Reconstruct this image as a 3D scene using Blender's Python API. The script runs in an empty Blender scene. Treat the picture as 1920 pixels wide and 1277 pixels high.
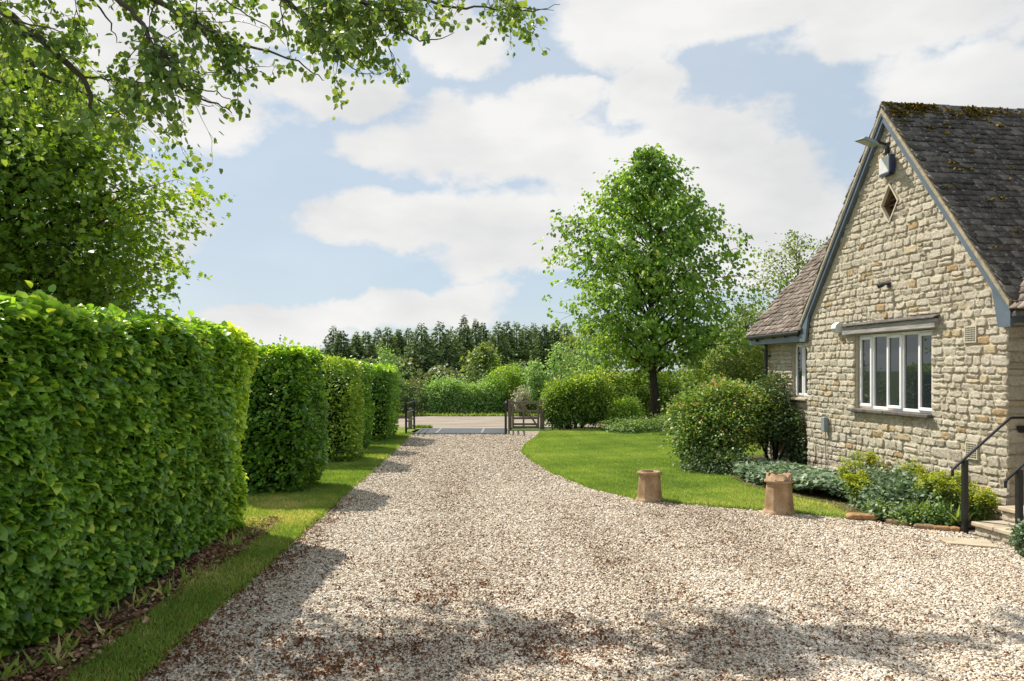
import bpy, math, random
import numpy as np
from mathutils import Vector, Matrix
from mathutils.geometry import tessellate_polygon
R = math.radians
random.seed(7); rng = np.random.default_rng(7)
scn = bpy.context.scene
COL = scn.collection

# ------------------------------------------------------------------ camera
cam = bpy.data.cameras.new('camera'); cam_o = bpy.data.objects.new('camera', cam); COL.objects.link(cam_o)
cam_o.location = (0, 0, 2.0); cam_o.rotation_euler = (R(90), 0, 0)
cam.sensor_width = 36; cam.lens = 26.62; cam.shift_y = 0.0289
cam.clip_start = 0.05; cam.clip_end = 3000
scn.camera = cam_o
scn.render.resolution_x = 1024; scn.render.resolution_y = 681

# ------------------------------------------------------------------ sky, sun, exposure
SUN_EL = R(50); SUN_H = Vector((-0.73, 0.68, 0)).normalized()
sun_dir = Vector((SUN_H.x*math.cos(SUN_EL), SUN_H.y*math.cos(SUN_EL), math.sin(SUN_EL)))
sl = bpy.data.lights.new('sun', 'SUN'); sl.energy = 4.5; sl.angle = R(0.6); sl.color = (1.0, 0.94, 0.84)
so = bpy.data.objects.new('sun', sl); COL.objects.link(so)
so.rotation_euler = (-sun_dir).to_track_quat('-Z', 'Y').to_euler(); so.location = (-20, 30, 30)
scn.view_settings.view_transform = 'Standard'; scn.view_settings.look = 'None'
scn.view_settings.exposure = 0.65; scn.view_settings.gamma = 1.0

w = bpy.data.worlds.new('World'); scn.world = w; w.use_nodes = True
nt = w.node_tree; N = nt.nodes; L = nt.links
for n in list(N): N.remove(n)
out = N.new('ShaderNodeOutputWorld'); bg = N.new('ShaderNodeBackground'); L.new(bg.outputs[0], out.inputs[0])
SKY_STR = 0.1
bg.inputs['Strength'].default_value = SKY_STR
sky = N.new('ShaderNodeTexSky'); sky.sky_type = 'NISHITA'; sky.sun_disc = False
sky.sun_elevation = SUN_EL; sky.sun_rotation = math.atan2(SUN_H.x, SUN_H.y)
sky.air_density = 1.0; sky.dust_density = 0.6; sky.ozone_density = 2.0
tc = N.new('ShaderNodeTexCoord')
def vm(op, a, b=None):
    n = N.new('ShaderNodeVectorMath'); n.operation = op
    for i, q in enumerate((a, b)):
        if q is None: continue
        if isinstance(q, (tuple, list, Vector)): n.inputs[i].default_value = q
        else: L.new(q, n.inputs[i])
    return n.outputs['Value'] if op == 'LENGTH' else n.outputs[0]
def ma(op, a, b):
    n = N.new('ShaderNodeMath'); n.operation = op
    for i, q in enumerate((a, b)):
        if isinstance(q, (int, float)): n.inputs[i].default_value = q
        else: L.new(q, n.inputs[i])
    return n.outputs[0]
def mr(v, a, b, c, d, smooth=True):
    n = N.new('ShaderNodeMapRange'); n.interpolation_type = 'SMOOTHSTEP' if smooth else 'LINEAR'
    L.new(v, n.inputs[0])
    for i, q in enumerate((a, b, c, d)): n.inputs[i+1].default_value = q
    return n.outputs[0]
def wnoise(vec, scale, det=6, rough=0.55):
    n = N.new('ShaderNodeTexNoise'); n.inputs['Scale'].default_value = scale; n.inputs['Detail'].default_value = det
    n.inputs['Roughness'].default_value = rough; L.new(vec, n.inputs['Vector']); return n
dirv = tc.outputs['Generated']
dn = wnoise(dirv, 5.0, 6, 0.6)
dist = vm('MULTIPLY', vm('SUBTRACT', dn.outputs['Color'], (0.5, 0.5, 0.5)), (0.16, 0.16, 0.12))
dv = vm('ADD', dirv, dist)
# cloud banks: azimuth tangent, elevation tangent, half sizes (as tangents)
banks = [(-.10, .285, .16, .05), (.02, .30, .25, .085), (.17, .27, .20, .09), (-.16, .19, .14, .05), (-.02, .20, .22, .06),
         (.02, .155, .20, .045), (.34, .20, .13, .10), (.26, .15, .20, .06),
         (-.28, .065, .15, .035), (-.14, .075, .12, .035), (-.05, .085, .09, .045), (-.33, .035, .12, .03),
         (.26, .47, .26, .06), (.50, .46, .22, .06), (.62, .39, .16, .07), (.18, .43, .10, .05), (.18, .36, .07, .04),
         (-.26, .37, .15, .045), (-.06, .43, .12, .05), (-.38, .47, .25, .06), (.06, .36, .10, .03), (-.55, .42, .3, .15), (-.6, .2, .2, .1)]
acc = None
for (u, v, ru, rv) in banks:
    c = Vector((u, 1, v)).normalized()
    s = c.y
    q = vm('LENGTH', vm('MULTIPLY', vm('SUBTRACT', dv, c), (1/(ru*s), 1.6, 1/(rv*s))))
    m = mr(q, 1.45, 0.15, 0, 1)
    acc = m if acc is None else ma('MAXIMUM', acc, m)
fn = wnoise(vm('MULTIPLY', dirv, (1, 1, 1.9)), 8.0, 9, 0.58)
gn = wnoise(vm('MULTIPLY', dirv, (1, 1, 2.2)), 2.3, 5, 0.5)
sep = N.new('ShaderNodeSeparateXYZ'); L.new(dirv, sep.inputs[0])
back = ma('MULTIPLY', mr(sep.outputs['Y'], 0.45, 0.1, 0, 1), mr(gn.outputs['Fac'], .42, .6, 0, 1))
acc = ma('MAXIMUM', acc, back)
dens = ma('ADD', acc, ma('MULTIPLY', ma('SUBTRACT', fn.outputs['Fac'], 0.5), 1.55))
mask = mr(dens, 0.33, 0.74, 0.0, 0.96)
veil = ma('ADD', mr(gn.outputs['Fac'], .3, .7, 0.06, 0.26), 0.0)
mask2 = ma('MAXIMUM', mask, veil)
sh = wnoise(vm('ADD', vm('MULTIPLY', dirv, (1, 1, 2.4)), (3.1, 0, .03)), 5.0, 6, 0.5)
cr = N.new('ShaderNodeValToRGB'); L.new(sh.outputs['Fac'], cr.inputs[0])
K = 1.0/SKY_STR
cr.color_ramp.elements[0].position = .36; cr.color_ramp.elements[0].color = (.485*K, .485*K, .485*K, 1)
cr.color_ramp.elements[1].position = .62; cr.color_ramp.elements[1].color = (.60*K, .592*K, .578*K, 1)
mx = N.new('ShaderNodeMix'); mx.data_type = 'RGBA'
L.new(mask2, mx.inputs[0]); 
skyc = N.new('ShaderNodeMix'); skyc.data_type = 'RGBA'; skyc.blend_type = 'MIX'; skyc.inputs[0].default_value = .78
L.new(sky.outputs[0], skyc.inputs[6]); skyc.inputs[7].default_value = (.325*K, .395*K, .46*K, 1)
L.new(skyc.outputs[2], mx.inputs[6]); L.new(cr.outputs[0], mx.inputs[7]); L.new(mx.outputs[2], bg.inputs[0])

# ------------------------------------------------------------------ helpers
def tag(o, label=None, cat=None, group=None, kind=None):
    if label: o['label'] = label
    if cat: o['category'] = cat
    if group: o['group'] = group
    if kind: o['kind'] = kind
    return o
def thing(name, label, cat, loc=(0, 0, 0), rz=0.0, group=None):
    o = bpy.data.objects.new(name, None); COL.objects.link(o); o.location = loc; o.rotation_euler = (0, 0, rz)
    o.empty_display_size = 0.2
    return tag(o, label, cat, group)
def mesh_np(name, V, F, mat, parent=None, smooth=False, attrs=None, loc=None):
    """V (n,3); F either (m,k) array or a list of such arrays"""
    me = bpy.data.meshes.new(name)
    Fs = F if isinstance(F, list) else [F]
    Fs = [np.asarray(f, dtype=np.int32) for f in Fs if len(f)]
    V = np.asarray(V, dtype=np.float32)
    me.vertices.add(len(V)); me.vertices.foreach_set('co', V.ravel())
    li = np.concatenate([f.ravel() for f in Fs]); tot = np.concatenate([np.full(len(f), f.shape[1], dtype=np.int32) for f in Fs])
    st = np.concatenate([[0], np.cumsum(tot)[:-1]]).astype(np.int32)
    me.loops.add(len(li)); me.loops.foreach_set('vertex_index', li)
    me.polygons.add(len(tot)); me.polygons.foreach_set('loop_start', st)
    if smooth: me.polygons.foreach_set('use_smooth', np.ones(len(tot), dtype=bool))
    me.update(calc_edges=True)
    if attrs:
        for k, a in attrs.items():
            at = me.attributes.new(k, 'FLOAT', 'POINT'); at.data.foreach_set('value', np.asarray(a, dtype=np.float32))
    me.materials.append(mat)
    o = bpy.data.objects.new(name, me); COL.objects.link(o)
    if parent: o.parent = parent
    if loc: o.location = loc
    return o
class MB:
    """collects boxes, tubes, prisms in one mesh"""
    def __init__(s): s.v = []; s.f = []; s.a = []
    def add(s, vs, fs, var=None):
        b = len(s.v); var = random.random() if var is None else var
        s.v += [tuple(p) for p in vs]; s.a += [var]*len(vs)
        s.f += [tuple(i+b for i in f) for f in fs]
    def box(s, x0, x1, y0, y1, z0, z1, var=None, M=None, bev=0.0):
        vs = [Vector((x, y, z)) for z in (z0, z1) for y in (y0, y1) for x in (x0, x1)]
        if bev > 0:
            c = Vector(((x0+x1)/2, (y0+y1)/2, (z0+z1)/2)); vs2 = []; fs = []
            h = Vector((abs(x1-x0)/2, abs(y1-y0)/2, abs(z1-z0)/2)); b = min(bev, h.x*.45, h.y*.45, h.z*.45)
            idx = {}
            for sx in (-1, 1):
                for sy in (-1, 1):
                    for sz in (-1, 1):
                        for ax in range(3):
                            p = Vector((sx*(h.x-b), sy*(h.y-b), sz*(h.z-b)))
                            p[ax] += (sx, sy, sz)[ax]*b
                            idx[(sx, sy, sz, ax)] = len(vs2); vs2.append(c+p)
            S = (-1, 1)
            for ax in range(3):
                o1, o2 = [k for k in range(3) if k != ax]
                for sg in S:
                    q = []
                    for (a, bb) in ((-1, -1), (1, -1), (1, 1), (-1, 1)):
                        k = [0, 0, 0]; k[ax] = sg; k[o1] = a; k[o2] = bb; q.append(idx[(*k, ax)])
                    fs.append(q)
            for ax in range(3):   # edges parallel to ax
                o1, o2 = [k for k in range(3) if k != ax]
                for a in S:
                    for bb in S:
                        k0 = [0, 0, 0]; k0[ax] = -1; k0[o1] = a; k0[o2] = bb; k1 = list(k0); k1[ax] = 1
                        fs.append([idx[(*k0, o1)], idx[(*k1, o1)], idx[(*k1, o2)], idx[(*k0, o2)]])
            for sx in S:
                for sy in S:
                    for sz in S: fs.append([idx[(sx, sy, sz, k)] for k in range(3)])
            vs = vs2
        else:
            fs = [(0, 2, 3, 1), (4, 5, 7, 6), (0, 1, 5, 4), (1, 3, 7, 5), (3, 2, 6, 7), (2, 0, 4, 6)]
        if M is not None: vs = [M @ v for v in vs]
        s.add(vs, fs, var)
    def tube(s, pts, rad, n=8, cap=True, var=None):
        pts = [Vector(p) for p in pts]; k = len(pts)
        if not isinstance(rad, (list, tuple)): rad = [rad]*k
        vs = []; fs = []
        up = Vector((0.13, 0.21, 1)).normalized()
        t0 = (pts[1]-pts[0]).normalized()
        a = t0.cross(up); a = a.normalized() if a.length > 1e-4 else Vector((1, 0, 0))
        for i, p in enumerate(pts):
            t = (pts[min(i+1, k-1)]-pts[max(i-1, 0)]).normalized()
            a = (a - t*a.dot(t)); a = a.normalized() if a.length > 1e-5 else Vector((1, 0, 0))
            b = t.cross(a)
            for j in range(n):
                g = 2*math.pi*j/n; vs.append(p+(a*math.cos(g)+b*math.sin(g))*rad[i])
        for i in range(k-1):
            for j in range(n):
                j2 = (j+1) % n; fs.append((i*n+j, i*n+j2, (i+1)*n+j2, (i+1)*n+j))
        if cap: fs.append(tuple(range(n))[::-1]); fs.append(tuple((k-1)*n+j for j in range(n)))
        s.add(vs, fs, var)
    def prism(s, poly, f0, f1, var=None):
        """poly list of 2D; f0,f1 map 2D->3D for the two ends"""
        n = len(poly); vs = [f0(*p) for p in poly]+[f1(*p) for p in poly]
        fs = [tuple(range(n))[::-1], tuple(n+i for i in range(n))]+[(i, (i+1) % n, n+(i+1) % n, n+i) for i in range(n)]
        s.add(vs, fs, var)
    def build(s, name, mat, parent=None, smooth=False):
        me = bpy.data.meshes.new(name); me.from_pydata(s.v, [], s.f)
        at = me.attributes.new('var', 'FLOAT', 'POINT'); at.data.foreach_set('value', np.array(s.a, dtype=np.float32))
        if smooth: me.polygons.foreach_set('use_smooth', np.ones(len(me.polygons), dtype=bool))
        me.materials.append(mat); me.update()
        o = bpy.data.objects.new(name, me); COL.objects.link(o)
        if parent: o.parent = parent
        return o

# numpy value noise from sines
_ph = rng.uniform(0, 6.28, (12, 4)); _dr = rng.normal(0, 1, (12, 3))
def nz(P, scale):
    P = np.asarray(P)*scale; s = 0
    for i in range(12): s = s+np.sin(P @ _dr[i]*(1+.35*i)+_ph[i, 0]+1.3*np.sin(P @ _dr[(i+5) % 12]*.7+_ph[i, 1]))/(1+.35*i)
    return s/3.2

# ------------------------------------------------------------------ materials
def newmat(name):
    m = bpy.data.materials.new(name); m.use_nodes = True; t = m.node_tree
    for n in list(t.nodes): t.nodes.remove(n)
    o = t.nodes.new('ShaderNodeOutputMaterial'); p = t.nodes.new('ShaderNodeBsdfPrincipled'); t.links.new(p.outputs[0], o.inputs[0])
    return m, t, o, p
def ramp(t, src, stops):
    r = t.nodes.new('ShaderNodeValToRGB'); e = r.color_ramp.elements
    while len(e) < len(stops): e.new(.5)
    for i, (p, c) in enumerate(stops): e[i].position = p; e[i].color = (*c, 1)
    if src is not None: t.links.new(src, r.inputs[0])
    return r.outputs[0]
def attr(t, name='var', kind='GEOMETRY'):
    a = t.nodes.new('ShaderNodeAttribute'); a.attribute_name = name; a.attribute_type = kind; return a.outputs['Fac']
def noise(t, scale, det=4, rough=.5, vec=None, coord='Object', stretch=None):
    n = t.nodes.new('ShaderNodeTexNoise'); n.inputs['Scale'].default_value = scale; n.inputs['Detail'].default_value = det
    n.inputs['Roughness'].default_value = rough
    c = t.nodes.new('ShaderNodeTexCoord'); v = c.outputs[coord]
    if stretch:
        mp = t.nodes.new('ShaderNodeVectorMath'); mp.operation = 'MULTIPLY'; mp.inputs[1].default_value = stretch; t.links.new(v, mp.inputs[0]); v = mp.outputs[0]
    t.links.new(v, n.inputs['Vector']); return n.outputs['Fac']
def vor(t, scale, feature='F1', out='Distance', rand=1.0):
    n = t.nodes.new('ShaderNodeTexVoronoi'); n.inputs['Scale'].default_value = scale; n.feature = feature
    n.inputs['Randomness'].default_value = rand
    c = t.nodes.new('ShaderNodeTexCoord'); t.links.new(c.outputs['Object'], n.inputs['Vector']); return n.outputs[out]
def mathn(t, op, a, b):
    n = t.nodes.new('ShaderNodeMath'); n.operation = op
    for i, q in enumerate((a, b)):
        if isinstance(q, (int, float)): n.inputs[i].default_value = q
        else: t.links.new(q, n.inputs[i])
    return n.outputs[0]
def mixc(t, fac, a, b, mode='MIX'):
    n = t.nodes.new('ShaderNodeMix'); n.data_type = 'RGBA'; n.blend_type = mode
    for i, q in ((0, fac), (6, a), (7, b)):
        if isinstance(q, (int, float)): n.inputs[i].default_value = q
        elif isinstance(q, tuple): n.inputs[i].default_value = (*q, 1)
        else: t.links.new(q, n.inputs[i])
    return n.outputs[2]
def bump(t, p, h, strength=.4, dist=.01):
    b = t.nodes.new('ShaderNodeBump'); b.inputs['Strength'].default_value = strength; b.inputs['Distance'].default_value = dist
    t.links.new(h, b.inputs['Height']); t.links.new(b.outputs[0], p.inputs['Normal']); return b
def step(t, src, a, b):
    n = t.nodes.new('ShaderNodeMapRange'); n.interpolation_type = 'SMOOTHSTEP'; t.links.new(src, n.inputs[0])
    n.inputs[1].default_value = a; n.inputs[2].default_value = b; return n.outputs[0]

def leaf_mat(name, stops, trans=.35, rough=.42, spec=.4, tcol=(1.5, 1.4, .6), gain=(2.1, 1.72, 2.0)):
    m, t, o, p = newmat(name); stops = [(q, tuple(min(.8, a*b) for a, b in zip(c, gain))) for q, c in stops]
    a = attr(t); c = ramp(t, a, stops); t.links.new(c, p.inputs['Base Color'])
    p.inputs['Roughness'].default_value = rough; p.inputs['Specular IOR Level'].default_value = spec
    tr = t.nodes.new('ShaderNodeBsdfTranslucent'); t.links.new(mixc(t, 1.0, c, tcol, 'MULTIPLY'), tr.inputs[0])
    mx = t.nodes.new('ShaderNodeMixShader'); mx.inputs[0].default_value = trans
    t.links.new(p.outputs[0], mx.inputs[1]); t.links.new(tr.outputs[0], mx.inputs[2]); t.links.new(mx.outputs[0], o.inputs[0])
    return m
def simple(name, col, rough=.6, spec=.5, metal=0, nscale=None, namt=.25, bscale=None, bstr=.3, bdist=.005, stretch=None):
    m, t, o, p = newmat(name)
    p.inputs['Roughness'].default_value = rough; p.inputs['Specular IOR Level'].default_value = spec; p.inputs['Metallic'].default_value = metal
    if nscale:
        n = noise(t, nscale, 5, .6, stretch=stretch)
        lo = tuple(c*(1-namt) for c in col); hi = tuple(min(1, c*(1+namt)) for c in col)
        t.links.new(ramp(t, n, [(.3, lo), (.7, hi)]), p.inputs['Base Color'])
    else: p.inputs['Base Color'].default_value = (*col, 1)
    if bscale: bump(t, p, noise(t, bscale, 5, .6, stretch=stretch), bstr, bdist)
    return m
M = {}
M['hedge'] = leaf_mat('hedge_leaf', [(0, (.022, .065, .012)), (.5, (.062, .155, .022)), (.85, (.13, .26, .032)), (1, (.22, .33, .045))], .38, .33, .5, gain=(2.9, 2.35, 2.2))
M['hedge_y'] = leaf_mat('hedge_leaf_yellow', [(0, (.05, .10, .016)), (.5, (.12, .20, .03)), (.85, (.21, .29, .045)), (1, (.32, .33, .08))], .38, gain=(2.1, 2.05, 2.0))
M['tree_c'] = leaf_mat('green_tree_leaf', [(0, (.035, .10, .014)), (.5, (.075, .19, .024)), (.9, (.14, .28, .04)), (1, (.22, .33, .05))], .45, .45, gain=(2.7, 1.9, 2.5))
M['tree_l'] = leaf_mat('maple_leaf', [(0, (.022, .055, .012)), (.5, (.05, .11, .018)), (.9, (.10, .17, .025)), (1, (.17, .17, .05))], .45, .45, tcol=(2.2, 1.9, .5), gain=(3.0, 2.4, 2.0))
M['tree_o'] = leaf_mat('overhang_leaf', [(0, (.03, .07, .022)), (.5, (.06, .11, .034)), (1, (.12, .17, .05))], .40, .42, tcol=(1.8, 1.6, .5), gain=(2.7, 2.35, 2.3))
M['tree_b'] = leaf_mat('back_leaf', [(0, (.05, .10, .025)), (.5, (.10, .17, .04)), (1, (.20, .27, .07))], .4, .5)
M['bush_pale'] = leaf_mat('pale_bush_leaf', [(0, (.05, .11, .028)), (.5, (.11, .20, .055)), (1, (.24, .33, .13))], .3, .5, gain=(2.3, 2.15, 2.4))
M['bush_dull'] = leaf_mat('dull_bush_leaf', [(0, (.035, .06, .022)), (.5, (.07, .10, .04)), (1, (.13, .16, .07))], .3, .5, gain=(2.4, 2.1, 2.3))
M['conifer'] = leaf_mat('conifer_needles', [(0, (.016, .034, .018)), (.5, (.034, .062, .030)), (1, (.075, .115, .05))], .12, .6, .2, gain=(5.4, 4.2, 3.5))
M['far'] = leaf_mat('far_wood_leaf', [(0, (.05, .085, .05)), (.5, (.09, .13, .08)), (1, (.14, .18, .11))], .15, .7, .2, gain=(1.6, 1.5, 1.6))
M['hedge_b'] = leaf_mat('back_hedge_leaf', [(0, (.028, .06, .014)), (.4, (.06, .115, .02)), (.8, (.19, .26, .035)), (1, (.30, .30, .06))], .38, .45, gain=(1.8, 1.9, 1.9))
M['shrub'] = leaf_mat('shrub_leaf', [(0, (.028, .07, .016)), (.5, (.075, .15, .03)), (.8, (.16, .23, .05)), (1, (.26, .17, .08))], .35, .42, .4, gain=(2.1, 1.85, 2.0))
M['climber'] = leaf_mat('climber_leaf', [(0, (.018, .045, .016)), (.6, (.04, .085, .026)), (1, (.10, .15, .04))], .25, .5, .3)
M['cover'] = leaf_mat('ground_cover_leaf', [(0, (.05, .09, .04)), (.5, (.13, .18, .105)), (1, (.36, .40, .31))], .2, .6, .25, tcol=(1.2, 1.5, .8), gain=(1.15, 1.2, 1.15))
M['cover_g'] = leaf_mat('green_cover_leaf', [(0, (.03, .08, .02)), (.5, (.08, .17, .04)), (1, (.20, .30, .08))], .3, .5)
M['euph_leaf'] = leaf_mat('spurge_leaf', [(0, (.04, .10, .03)), (.5, (.09, .17, .045)), (1, (.17, .25, .06))], .3, .5)
M['euph_fl'] = leaf_mat('spurge_flower', [(0, (.17, .24, .02)), (.5, (.36, .38, .03)), (.9, (.50, .42, .04)), (1, (.50, .25, .05))], .3, .6, .2, gain=(1.2, 1.25, 1.1))
M['pink'] = leaf_mat('pink_petals', [(0, (.45, .25, .40)), (1, (.65, .45, .60))], .3, .6, gain=(1.1, 1.1, 1.1))
M['blue'] = leaf_mat('blue_petals', [(0, (.14, .14, .42)), (1, (.30, .30, .65))], .3, .6, gain=(1.1, 1.1, 1.1))
M['grass'] = leaf_mat('grass_blade', [(0, (.055, .12, .018)), (.5, (.10, .20, .028)), (.85, (.17, .26, .045)), (1, (.32, .33, .12))], .35, .55, .25, tcol=(1.3, 1.3, .6), gain=(2.75, 2.05, 2.9))
M['dry'] = leaf_mat('dry_leaf', [(0, (.09, .045, .025)), (.5, (.20, .10, .055)), (.9, (.32, .20, .13)), (1, (.42, .36, .20))], .1, .7, .2, tcol=(1, 1, 1), gain=(1.3, 1.3, 1.3))
M['debris'] = leaf_mat('brown_debris', [(0, (.07, .030, .016)), (.5, (.17, .070, .032)), (1, (.30, .14, .06))], .1, .8, .15, tcol=(1, 1, 1), gain=(1.1, 1.1, 1.1))
M['core'] = simple('hedge_core', (.018, .026, .010), .95, .1, nscale=9, namt=.5, bscale=14, bstr=1, bdist=.06)
M['bark'] = simple('bark', (.085, .070, .055), .9, .2, nscale=9, namt=.45, bscale=25, bstr=.8, bdist=.02, stretch=(1, 1, .25))
M['bark_d'] = simple('bark_dark', (.045, .038, .030), .9, .2, nscale=12, namt=.45, bscale=30, bstr=.8, bdist=.02, stretch=(1, 1, .3))
M['twig'] = simple('twig', (.09, .075, .06), .85, .2, nscale=6, namt=.3)
M['iron'] = simple('black_iron', (.012, .013, .015), .38, .5, nscale=20, namt=.4)
M['upvc'] = simple('white_upvc', (.80, .81, .82), .3, .5, nscale=4, namt=.04)
M['blue_paint'] = simple('blue_grey_paint', (.105, .135, .168), .38, .5, nscale=3, namt=.18, bscale=60, bstr=.1)
M['mortar_verge'] = simple('verge_mortar', (.34, .29, .20), .9, .2, nscale=14, namt=.35, bscale=40, bstr=.8, bdist=.01)
M['plastic_black'] = simple('black_plastic', (.015, .015, .017), .4, .5)
M['plastic_white'] = simple('white_plastic', (.62, .63, .62), .4, .5, nscale=8, namt=.1)
M['plastic_grey'] = simple('grey_plastic', (.24, .28, .29), .5, .4, nscale=8, namt=.1)
M['navy'] = simple('navy_plastic', (.02, .03, .09), .4, .5)
M['lamp_glass'] = simple('lamp_glass', (.30, .33, .26), .12, .6)
M['cream'] = simple('cream_vent', (.52, .47, .36), .7, .3, nscale=10, namt=.12)
M['dark_hole'] = simple('dark_hole', (.02, .018, .015), .9, .1)
M['slab'] = simple('paving_stone', (.44, .37, .27), .85, .2, nscale=5, namt=.22, bscale=40, bstr=.4)
M['slate'] = simple('stone_slate', (.105, .095, .085), .8, .3, nscale=12, namt=.6, bscale=30, bstr=.6, bdist=.008)
M['louvre'] = simple('louvre_wood', (.16, .11, .06), .8, .2, nscale=6, namt=.35, stretch=(1, 8, 1))
M['lead'] = simple('lead', (.10, .12, .14), .5, .5, nscale=6, namt=.25)
M['wood_gate'] = simple('weathered_gate_wood', (.20, .165, .12), .85, .2, nscale=10, namt=.4, bscale=30, bstr=.5, stretch=(3, 3, 3))
M['steel'] = simple('dark_plate_steel', (.05, .055, .066), .45, .5, metal=.2, nscale=4, namt=.35, bscale=50, bstr=.15)
M['steel_light'] = simple('light_steel_bar', (.20, .20, .195), .5, .5, nscale=10, namt=.2)
M['soil'] = simple('soil', (.11, .075, .050), .95, .1, nscale=14, namt=.5, bscale=30, bstr=1, bdist=.03)
def m_lintel():
    m, t, o, p = newmat('weathered_oak'); p.inputs['Roughness'].default_value = .85
    n = noise(t, 9, 6, .65, stretch=(1, .25, 2.5)); n2 = noise(t, 60, 3, .6, stretch=(1, .06, 2))
    c = ramp(t, n, [(.3, (.18, .175, .165)), (.55, (.34, .33, .31)), (.75, (.46, .44, .40))])
    t.links.new(mixc(t, mathn(t, 'MULTIPLY', step(t, n2, .5, .68), .6), c, (.10, .09, .08)), p.inputs['Base Color']); bump(t, p, n2, .5, .006); return m
M['lintel'] = m_lintel()
def m_glass():
    m, t, o, p = newmat('window_glass'); p.inputs['Base Color'].default_value = (.018, .022, .026, 1)
    p.inputs['Roughness'].default_value = .015; p.inputs['IOR'].default_value = 1.9; return m
M['glass'] = m_glass()
def m_stone(name, mul=1.0):
    m, t, o, p = newmat(name); p.inputs['Roughness'].default_value = .92; p.inputs['Specular IOR Level'].default_value = .2
    a = attr(t)
    c = ramp(t, a, [(0, (.47, .42, .33)), (.25, (.56, .505, .395)), (.5, (.60, .55, .44)), (.72, (.52, .475, .39)), (.90, (.64, .58, .46)), (.965, (.56, .45, .28)), (1, (.46, .31, .16))])
    n = noise(t, 22, 6, .65); c = mixc(t, mathn(t, 'MULTIPLY', step(t, n, .42, .75), .55), c, (.23, .19, .14))
    n2 = noise(t, 2.2, 5, .6); c = mixc(t, mathn(t, 'MULTIPLY', step(t, n2, .55, .75), .35), c, (.33, .30, .26))
    n3 = noise(t, 90, 4, .6)
    t.links.new(c, p.inputs['Base Color'])
    h = mathn(t, 'ADD', mathn(t, 'MULTIPLY', n, .7), mathn(t, 'MULTIPLY', n3, .35)); bump(t, p, h, 1.0, .045); return m
M['stone'] = m_stone('cotswold_stone')
M['mortar'] = simple('mortar', (.50, .44, .33), .95, .1, nscale=25, namt=.25, bscale=60, bstr=.8, bdist=.01)
def m_tile(name, stops, lich):
    m, t, o, p = newmat(name); p.inputs['Roughness'].default_value = .72; p.inputs['Specular IOR Level'].default_value = .4
    a = attr(t); c = ramp(t, a, stops)
    n = noise(t, 18, 6, .7); c = mixc(t, mathn(t, 'MULTIPLY', step(t, n, .55, .68), lich), c, (.42, .42, .39))
    n2 = noise(t, 3.4, 6, .65); c = mixc(t, mathn(t, 'MULTIPLY', step(t, n2, .60, .72), .7), c, (.15, .105, .03))
    t.links.new(c, p.inputs['Base Color']); bump(t, p, n, .8, .012); return m
M['tile'] = m_tile('roof_stone_tile', [(0, (.05, .047, .045)), (.5, (.085, .080, .075)), (.9, (.14, .13, .12)), (1, (.20, .185, .165))], 1.0)
M['tile_b'] = m_tile('brown_stone_tile', [(0, (.10, .075, .055)), (.5, (.17, .13, .10)), (.9, (.25, .20, .16)), (1, (.32, .27, .22))], .45)
M['moss'] = leaf_mat('roof_moss', [(0, (.04, .045, .012)), (.5, (.11, .085, .015)), (1, (.24, .15, .02))], .05, .95, .1, gain=(1.1, 1.1, 1.1))
def m_pot():
    m, t, o, p = newmat('old_terracotta'); p.inputs['Roughness'].default_value = .88; p.inputs['Specular IOR Level'].default_value = .2
    n = noise(t, 7, 6, .65); c = ramp(t, n, [(.3, (.22, .135, .072)), (.5, (.34, .225, .13)), (.68, (.46, .34, .22))])
    n2 = noise(t, 14, 5, .7); c = mixc(t, mathn(t, 'MULTIPLY', step(t, n2, .55, .64), .65), c, (.085, .07, .04))
    t.links.new(c, p.inputs['Base Color']); bump(t, p, n2, .5, .01); return m
M['pot'] = m_pot()
def m_gravel_ground():
    m, t, o, p = newmat('gravel_bed'); p.inputs['Roughness'].default_value = .9; p.inputs['Specular IOR Level'].default_value = .15
    vc = vor(t, 42, out='Color'); sx = t.nodes.new('ShaderNodeSeparateColor'); t.links.new(vc, sx.inputs[0])
    c = ramp(t, sx.outputs[0], [(0, (.20, .15, .10)), (.2, (.42, .35, .26)), (.5, (.60, .52, .42)), (1, (.80, .75, .66))])
    d = vor(t, 42)
    c = mixc(t, step(t, d, .35, .65), c, (.16, .12, .08))
    n = noise(t, .9, 5, .6); c = mixc(t, mathn(t, 'MULTIPLY', step(t, n, .5, .72), .35), c, (.30, .22, .14))
    t.links.new(c, p.inputs['Base Color']); inv = mathn(t, 'SUBTRACT', 1.0, d); bump(t, p, inv, .9, .02); return m
M['gravel_bed'] = m_gravel_ground()
def m_pebble():
    m, t, o, p = newmat('pebble'); p.inputs['Roughness'].default_value = .75; p.inputs['Specular IOR Level'].default_value = .25
    a = attr(t, 'pv', 'INSTANCER')
    c = ramp(t, a, [(0, (.13, .085, .055)), (.12, (.26, .19, .13)), (.3, (.45, .37, .28)), (.55, (.63, .55, .44)), (.8, (.77, .71, .61)), (.93, (.85, .81, .74)), (1, (.50, .32, .17))])
    n = noise(t, 3, 3, .6); c = mixc(t, mathn(t, 'MULTIPLY', step(t, n, .45, .7), .3), c, (.35, .27, .19))
    t.links.new(c, p.inputs['Base Color']); return m
M['pebble'] = m_pebble()
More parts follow.
